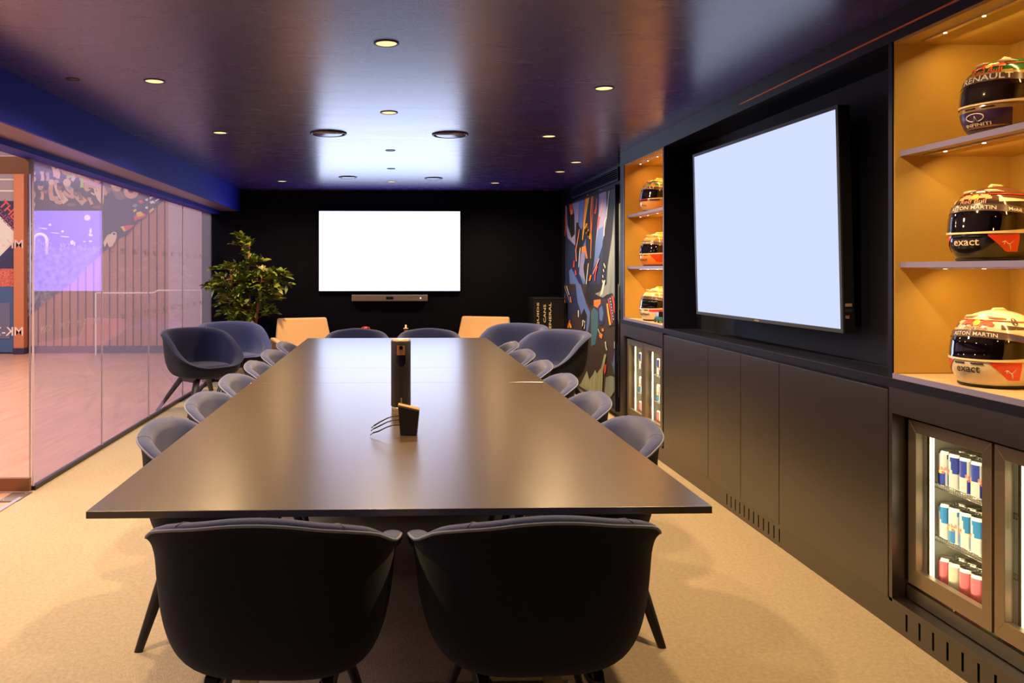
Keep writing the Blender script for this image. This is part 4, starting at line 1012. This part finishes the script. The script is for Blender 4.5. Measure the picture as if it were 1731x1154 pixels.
# ------------------------------------------------------------------ tub chairs
RIM = [(-1.0001, 0.0), (-0.95, 0.0), (-0.88, 0.03), (-0.75, 0.13), (-0.55, 0.32), (-0.3, 0.52), (0, 0.675), (0.25, 0.725), (0.38, 0.75), (0.5, 0.82), (0.6, 0.885), (0.75, 0.935), (0.88, 0.965), (0.96, 0.99), (1.0001, 1.0)]
RIM_L = [(-1.0001, 0.0), (-0.92, 0.0), (-0.8, 0.05), (-0.6, 0.18), (-0.3, 0.42), (0, 0.66), (0.3, 0.84), (0.6, 0.94), (0.8, 0.98), (1.0001, 1.0)]
def sstep(x): x = max(0.0, min(1.0, x)); return x*x*(3-2*x)
def make_chair(label, W=0.332, Dp=0.275, HB=0.795, arm=0.9, fab='fabric', seat=0.455, lounge=False):
    t = thing('tub_chair', label, 'chair')
    def R(phi):
        c, s = abs(math.cos(phi)), abs(math.sin(phi)); e = 3.1
        return 1.0/((s/W)**e + (c/Dp)**e)**(1/e)
    def h(phi):
        c = math.cos(phi); T = RIM if not lounge else RIM_L
        for (c0, a), (c1, b) in zip(T, T[1:]):
            if c <= c1:
                f = (c-c0)/(c1-c0)
                return seat+0.012 + (HB-seat-0.012)*(a+(b-a)*f)
        return HB
    def pt(phi, rho, z):
        r = R(phi)*rho
        return Vector((r*math.sin(phi), -r*math.cos(phi), z))
    zb = seat-0.10
    outer = [(0.0, -1, zb), (0.35, -1, zb), (0.56, -1, zb+0.004), (0.68, 0.045, 0), (0.78, 0.13, 0), (0.855, 0.27, 0), (0.90, 0.45, 0), (0.925, 0.65, 0), (0.94, 0.83, 0), (0.965, 0.93, 0), (1.0, 0.975, 0)]
    inner = [(1.0, 0.985, 0), (0.99, 1.0, 0), (0.965, 1.012, 0), (0.92, 1.016, 0), (0.87, 1.002, 0), (0.83, 0.965, 0), (0.80, 0.88, 0), (0.782, 0.72, 0), (0.768, 0.48, 0), (0.738, 0.22, 0), (0.68, 0.06, 0), (0.60, 0.0, 0)]
    def dense(P):
        Q = []
        for i in range(len(P)-1):
            p0, p1, p2, p3 = P[max(i-1, 0)], P[i], P[i+1], P[min(i+2, len(P)-1)]
            for k in range(3):
                t = k/3
                Q.append(tuple(0.5*(2*b + (c-a)*t + (2*a-5*b+4*c-d)*t*t + (3*b-a-3*c+d)*t**3) for a, b, c, d in zip(p0, p1, p2, p3)))
        return Q + [P[-1]]
    outer = dense([(a, (z-zb)/(HB-zb) if k < 0 else k, 0) for a, k, z in outer])
    n = 72; us = [2*PI*i/n for i in range(n)]
    def fo(u, j):
        rho, k, z = outer[j]; hh = h(u)
        return pt(u, rho, zb + (hh-zb)*max(0.0, k))
    def fi(u, j):
        rho, k, z = inner[j]; hh = h(u)
        return pt(u, rho, seat-0.012 + (hh-seat+0.012)*k)
    q = MB(); q.grid(fo, us, list(range(1, len(outer))), cu=True); b = len(q.v)
    q.face([i*(len(outer)-1) for i in range(n)], 0)
    q.build('shell', M['fabric_unlit'], t)
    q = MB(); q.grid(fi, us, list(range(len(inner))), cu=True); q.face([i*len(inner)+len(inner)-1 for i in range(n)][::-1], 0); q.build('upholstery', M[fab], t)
    q = MB(); q.tube([pt(u, 1.0, zb+(h(u)-zb)*0.982) for u in us], 0.0040, 6, closed=True); q.build('piping', M['piping'] if not lounge else M[fab], t)
    # seat pad
    q = MB()
    prof = [(0.0, 0.0), (0.35, 0.0), (0.58, -0.002), (0.66, -0.012), (0.69, -0.03)]
    q.grid(lambda u, j: pt(u, prof[j][0], seat+0.022+prof[j][1]), us, list(range(1, 5)), cu=True)
    q.face([i*4 for i in range(n)][::-1], 0); q.build('seat_cushion', M[fab], t)
    # stitched seams over the rim
    q = MB()
    for u0 in (PI*0.22, -PI*0.22):
        q = MB(); q.tube([fi(u0, j) + Vector((0, 0, 0.0010)) for j in (1, 2, 3, 4, 5)], 0.0011, 4)
        q.build('seam', M['piping'], t)
    # wooden frame and legs
    q = MB()
    for s in (-1, 1):
        q.hexa([(s*0.15-0.016, -0.17, zb-0.045), (s*0.15+0.016, -0.17, zb-0.045), (s*0.15+0.016, 0.17, zb-0.045), (s*0.15-0.016, 0.17, zb-0.045)],
               [(s*0.15-0.016, -0.15, zb+0.004), (s*0.15+0.016, -0.15, zb+0.004), (s*0.15+0.016, 0.15, zb+0.004), (s*0.15-0.016, 0.15, zb+0.004)])
    q.box(-0.15, -0.02, zb-0.035, 0.15, 0.02, zb+0.004)
    q.build('under_frame', M['wood_black'], t, 0.004)
    for sx in (-1, 1):
        for sy in (-1, 1):
            tp = Vector((sx*0.145, sy*0.135, zb-0.012)); bt = Vector((sx*0.245, sy*0.235, 0.0)) if not lounge else Vector((sx*0.33, sy*0.29, 0.0))
            a, b2 = (0.020, 0.030) if not lounge else (0.026, 0.05); c2, d2 = (0.011, 0.016) if not lounge else (0.014, 0.026)
            q = MB(); rings = []
            for k in range(5):
                f = k/4; p = bt.lerp(tp, f); ra = c2+(a-c2)*f; rb = d2+(b2-d2)*f
                rings.append([(p.x+ra*math.cos(w)*0.9, p.y+rb*math.sin(w), p.z) for w in [2*PI*i/12 for i in range(12)]])
            for r0, r1 in zip(rings, rings[1:]):
                bb = q._add(r0 + r1)
                for i in range(12): j = (i+1) % 12; q.face((bb+i, bb+j, bb+12+j, bb+12+i), 0, True)
            bb = q._add(rings[0]); q.face(range(bb+11, bb-1, -1)); bb = q._add(rings[-1]); q.face(range(bb, bb+12))
            q.build('leg', M['wood_black'], t)
    return t
GS = 'tub chairs around the meeting table'
ch0 = make_chair('navy tub chair nearest the camera at the left of the table end, seen from behind')
ch0['group'] = GS; ch0.location = (-0.315, 2.195, 0); ch0.rotation_euler = (0, 0, math.radians(-3))
def chair(x, y, deg, label, sc=None, grp=GS, src=ch0):
    c = copy_tree(src); c.location = (x, y, 0); c.rotation_euler = (0, 0, math.radians(deg)); c['label'] = label; c['group'] = grp
    if sc: c.scale = sc
    return c
chair(0.368, 2.195, 3, 'navy tub chair nearest the camera at the right of the table end, seen from behind')
side_y = [3.20, 3.90, 4.60, 5.30, 6.02, 6.72]
nth = ['nearest the camera', 'second from the camera', 'third from the camera', 'fourth from the camera', 'fifth from the camera', 'farthest from the camera']
for y, s in zip(side_y, nth):
    chair(-0.705, y, -90 + random.uniform(-4, 4), 'navy tub chair on the left side of the table, ' + s)
    chair(0.755, y-0.02, 90 + random.uniform(-4, 4), 'navy tub chair on the right side of the table, ' + s)
chair(-0.39, 7.98, 180, 'navy tub chair at the far table end, left of the cylinder camera')
chair(0.345, 7.98, 180, 'navy tub chair at the far table end, right of the cylinder camera')
GL = 'loose tub chairs near the walls'
lo = make_chair('shaded navy tub chair beside the glass wall, in front of another one', W=0.375, Dp=0.335, HB=0.805, arm=0.75, fab='fabric_shaded', seat=0.44, lounge=True)
lg = make_chair('grey blue tub chair next to the plant pot, behind the shaded chair by the glass', W=0.375, Dp=0.335, HB=0.805, fab='fabric', seat=0.44, lounge=True)
lg['group'] = GL; lg.location = (-1.79, 8.97, 0); lg.rotation_euler = (0, 0, math.radians(212))
lo['group'] = GL; lo.location = (-1.93, 8.05, 0); lo.rotation_euler = (0, 0, math.radians(226))
chair(1.48, 7.68, 128, 'grey blue tub chair in front of the race car mural, nearer of two', grp=GL, src=lg)
chair(1.24, 8.58, 140, 'grey blue tub chair in front of the recycling bin, farther of two', grp=GL, src=lg)

# ------------------------------------------------------------------ tan lounge chairs, console and small things at the end wall
def lounge(label, x, y, deg):
    t = thing('lounge_chair', label, 'lounge chair', (x, y, 0), math.radians(deg), 'tan lounge chairs below the end screen')
    q = MB(); q.hexa([(-0.36,-0.36,0.36),(0.36,-0.36,0.36),(0.36,-0.24,0.36),(-0.36,-0.24,0.36)], [(-0.30,-0.46,0.82),(0.30,-0.46,0.82),(0.30,-0.40,0.82),(-0.30,-0.40,0.82)]); q.build('backrest', M['tan'], t, 0.02, seg=3)
    MB().box(-0.34, -0.30, 0.25, 0.34, 0.36, 0.43).build('seat', M['tan'], t, 0.035, seg=3)
    for s in (-1, 1):
        q = MB(); q.hexa([(s*0.35-0.035,-0.34,0.24),(s*0.35+0.035,-0.34,0.24),(s*0.35+0.035,0.34,0.24),(s*0.35-0.035,0.34,0.24)], [(s*0.37-0.035,-0.36,0.60),(s*0.37+0.035,-0.36,0.60),(s*0.37+0.035,0.24,0.57),(s*0.37-0.035,0.24,0.57)]); q.build('armrest', M['tan'], t, 0.02, seg=3)
        for sy in (-1, 1):
            q = MB(); q.tube([(s*0.27, sy*0.24, 0.26), (s*0.33, sy*0.32, 0.0)], [0.018, 0.011], 10); q.build('leg', M['wood_black'], t)
    return t
lounge('tan lounge chair below the left part of the end screen, by the plant', -0.98, 9.30, -160)
lounge('tan lounge chair below the right part of the end screen', 0.98, 9.52, 160)
cs = thing('console_table', 'low black console against the end wall under the soundbar', 'console', (0.0, 9.82, 0))
MB().box(-0.52, -0.20, 0.52, 0.52, 0.20, 0.56).build('top', M['black'], cs, 0.003)
for sx in (-0.48, 0.48):
    MB().box(sx-0.02, -0.18, 0, sx+0.02, 0.18, 0.52).build('side_panel', M['black'], cs)
MB().box(-0.46, 0.15, 0.04, 0.46, 0.17, 0.52).build('back_panel', M['black'], cs)
redm = mat('red_enamel', (0.70, 0.04, 0.03), 0.3); orm = mat('amber_enamel', (0.65, 0.16, 0.05), 0.35)
t = thing('trophy_cup', 'small red and white two-handled ornament on the console, left of the others', 'ornament', (-0.36, 9.74, 0.56))
MB().lathe([(0.03, 0), (0.03, 0.012), (0.010, 0.02), (0.008, 0.06), (0.012, 0.075)], 20).build('stem', M['chrome'], t)
MB().lathe([(0.012, 0.075), (0.026, 0.10), (0.028, 0.13), (0.020, 0.15)], 20).build('cup', redm, t)
for s in (-1, 1):
    q = MB(); q.tube([(s*0.024, 0, 0.09), (s*0.045, 0, 0.10), (s*0.048, 0, 0.13), (s*0.028, 0, 0.145)], 0.006, 8); q.build('handle', redm, t)
t = thing('desk_box', 'small pale box on a dark tray on the console, second ornament from the left', 'box', (-0.24, 9.74, 0.56))
MB().box(-0.05, -0.04, 0, 0.05, 0.04, 0.02).build('tray', M['gloss'], t); MB().box(-0.022, -0.022, 0.02, 0.022, 0.022, 0.075).build('lid', M['tan'], t, 0.003)
for sx in (-0.045, 0.045):
    q = MB(); q.tube([(sx, 0, 0.02), (sx, 0, 0.10)], 0.003, 6); q.build('post', M['steel'], t)
t = thing('ringed_bottle', 'slim red banded bottle with pale cap on the console, right of centre', 'bottle', (0.13, 9.74, 0.56))
q = MB()
q.lathe([(0.020, 0), (0.020, 0.115), (0.010, 0.125)], 20, m=0)
q.build('body', M['gloss'], t)
for k in range(5):
    MB().lathe([(0.0205, 0.012+k*0.021), (0.0235, 0.018+k*0.021), (0.0205, 0.024+k*0.021)], 20, cap=False).build('ring', orm, t)
MB().lathe([(0.030, 0.120), (0.030, 0.132), (0.012, 0.134), (0.011, 0.170), (0.006, 0.172)], 20).build('cap', mat('pale_cap', (0.75, 0.60, 0.42), 0.4), t)
# recycling bin
rb = thing('recycling_bin', 'black recycling bin with vertical gold words in the far right corner', 'recycling bin', (1.885, 9.83, 0))
MB().box(-0.20, -0.18, 0.0, 0.17, 0.22, 1.04).build('body', M['black'], rb, 0.004)
MB().box(-0.205, -0.185, 1.04, 0.175, 0.225, 1.06).build('lid', M['dark_steel'], rb, 0.003)
q = MB()
for wd, xx, z0 in (('LIQUIDS', -0.155, 0.62), ('CANS', -0.075, 0.72), ('GENERAL', -0.01, 0.62)):
    wid = 0.055*len(wd); zc = z0 + wid/2 if wd != 'CANS' else 0.87
    put_text(q, wd, lambda u, v: (xx - v + 0.02, -0.182, zc + u), 0.030, width=wid, bold=0.02)
q.build('lettering', M['gold_letter'], rb)

# ------------------------------------------------------------------ potted fig
pf = thing('potted_fig', 'tall leafy fig in a pale square planter in the far left corner', 'plant', (-1.76, 9.64, 0))
q = MB(); q.hexa([(-0.15,-0.15,0),(0.15,-0.15,0),(0.15,0.15,0),(-0.15,0.15,0)], [(-0.19,-0.19,0.60),(0.19,-0.19,0.60),(0.19,0.19,0.60),(-0.19,0.19,0.60)]); q.build('planter', M['pot'], pf, 0.006)
MB().box(-0.175, -0.175, 0.585, 0.175, 0.175, 0.615).build('soil', M['soil'], pf)
rnd = random.Random(11)
tips = []; stems = []
for sx, sy, tx, ty, tz in ((-0.05, 0.0, -0.22, -0.04, 1.42), (0.0, 0.02, 0.0, 0.04, 1.74), (0.05, -0.02, 0.20, -0.05, 1.45)):
    q = MB(); P = []
    for k in range(8):
        f = k/7; P.append(Vector((sx*(1-f)+tx*f+0.012*math.sin(7*f), sy*(1-f)+ty*f, 0.60+(tz-0.60)*f)))
    q.tube(P, [0.020-0.012*k/7 for k in range(8)], 10); q.build('stem', M['bark'], pf); stems.append(P)
q = MB(); lv = MB()
def leaf(p, d, ln, wd, roll):
    d = d.normalized(); side = d.cross(Vector((0, 0, 1)))
    if side.length < 0.1: side = Vector((1, 0, 0))
    side.normalize(); side = Matrix.Rotation(roll, 3, d) @ side; nrm = side.cross(d).normalized()
    rows = [(0, 0.02), (0.25, 0.8), (0.5, 1.0), (0.78, 0.62), (1.0, 0.03)]
    b = len(lv.v)
    for f, ww in rows:
        c = p + d*ln*f - Vector((0, 0, 1))*ln*0.25*f*f
        lv._add([c - side*wd*ww + nrm*wd*0.25*ww, c, c + side*wd*ww + nrm*wd*0.25*ww])
    for i in range(4):
        for j in range(2): a = b+i*3+j; lv.face((a, a+1, a+4, a+3), 0, True)
for P in stems:
    for br in range(32):
        f = rnd.uniform(0.22, 1.0); i = min(6, int(f*7)); p0 = P[i].lerp(P[i+1], f*7-i if i < 7 else 0)
        an = rnd.uniform(0, 2*PI); el = rnd.uniform(0.0, 0.75)
        hgt = p0.z; rad = 0.25 if hgt < 1.5 else 0.22
        if hgt > 1.6: el += 0.4
        d = Vector((math.cos(an)*math.cos(el), math.sin(an)*math.cos(el)*0.65, math.sin(el)))
        L = rad*rnd.uniform(0.7, 1.3)
        pts = [p0 + d*L*k/5 - Vector((0, 0, 1))*0.10*(k/5)**2 for k in range(6)]
        q.tube(pts, [0.006, 0.005, 0.004, 0.003, 0.002, 0.0015], 5)
        for k in range(17):
            g = rnd.uniform(0.3, 1.0); ii = min(4, int(g*5)); pp = pts[ii].lerp(pts[ii+1], g*5-ii)
            dd = d + Vector((rnd.uniform(-1, 1), rnd.uniform(-1, 1), rnd.uniform(-0.5, 0.7)))
            leaf(pp, dd, rnd.uniform(0.08, 0.13), rnd.uniform(0.019, 0.030), rnd.uniform(-0.9, 0.9))
q.build('branch', M['bark'], pf); lv.build('foliage', M['leaf'], pf)
SC.frame_set(1)
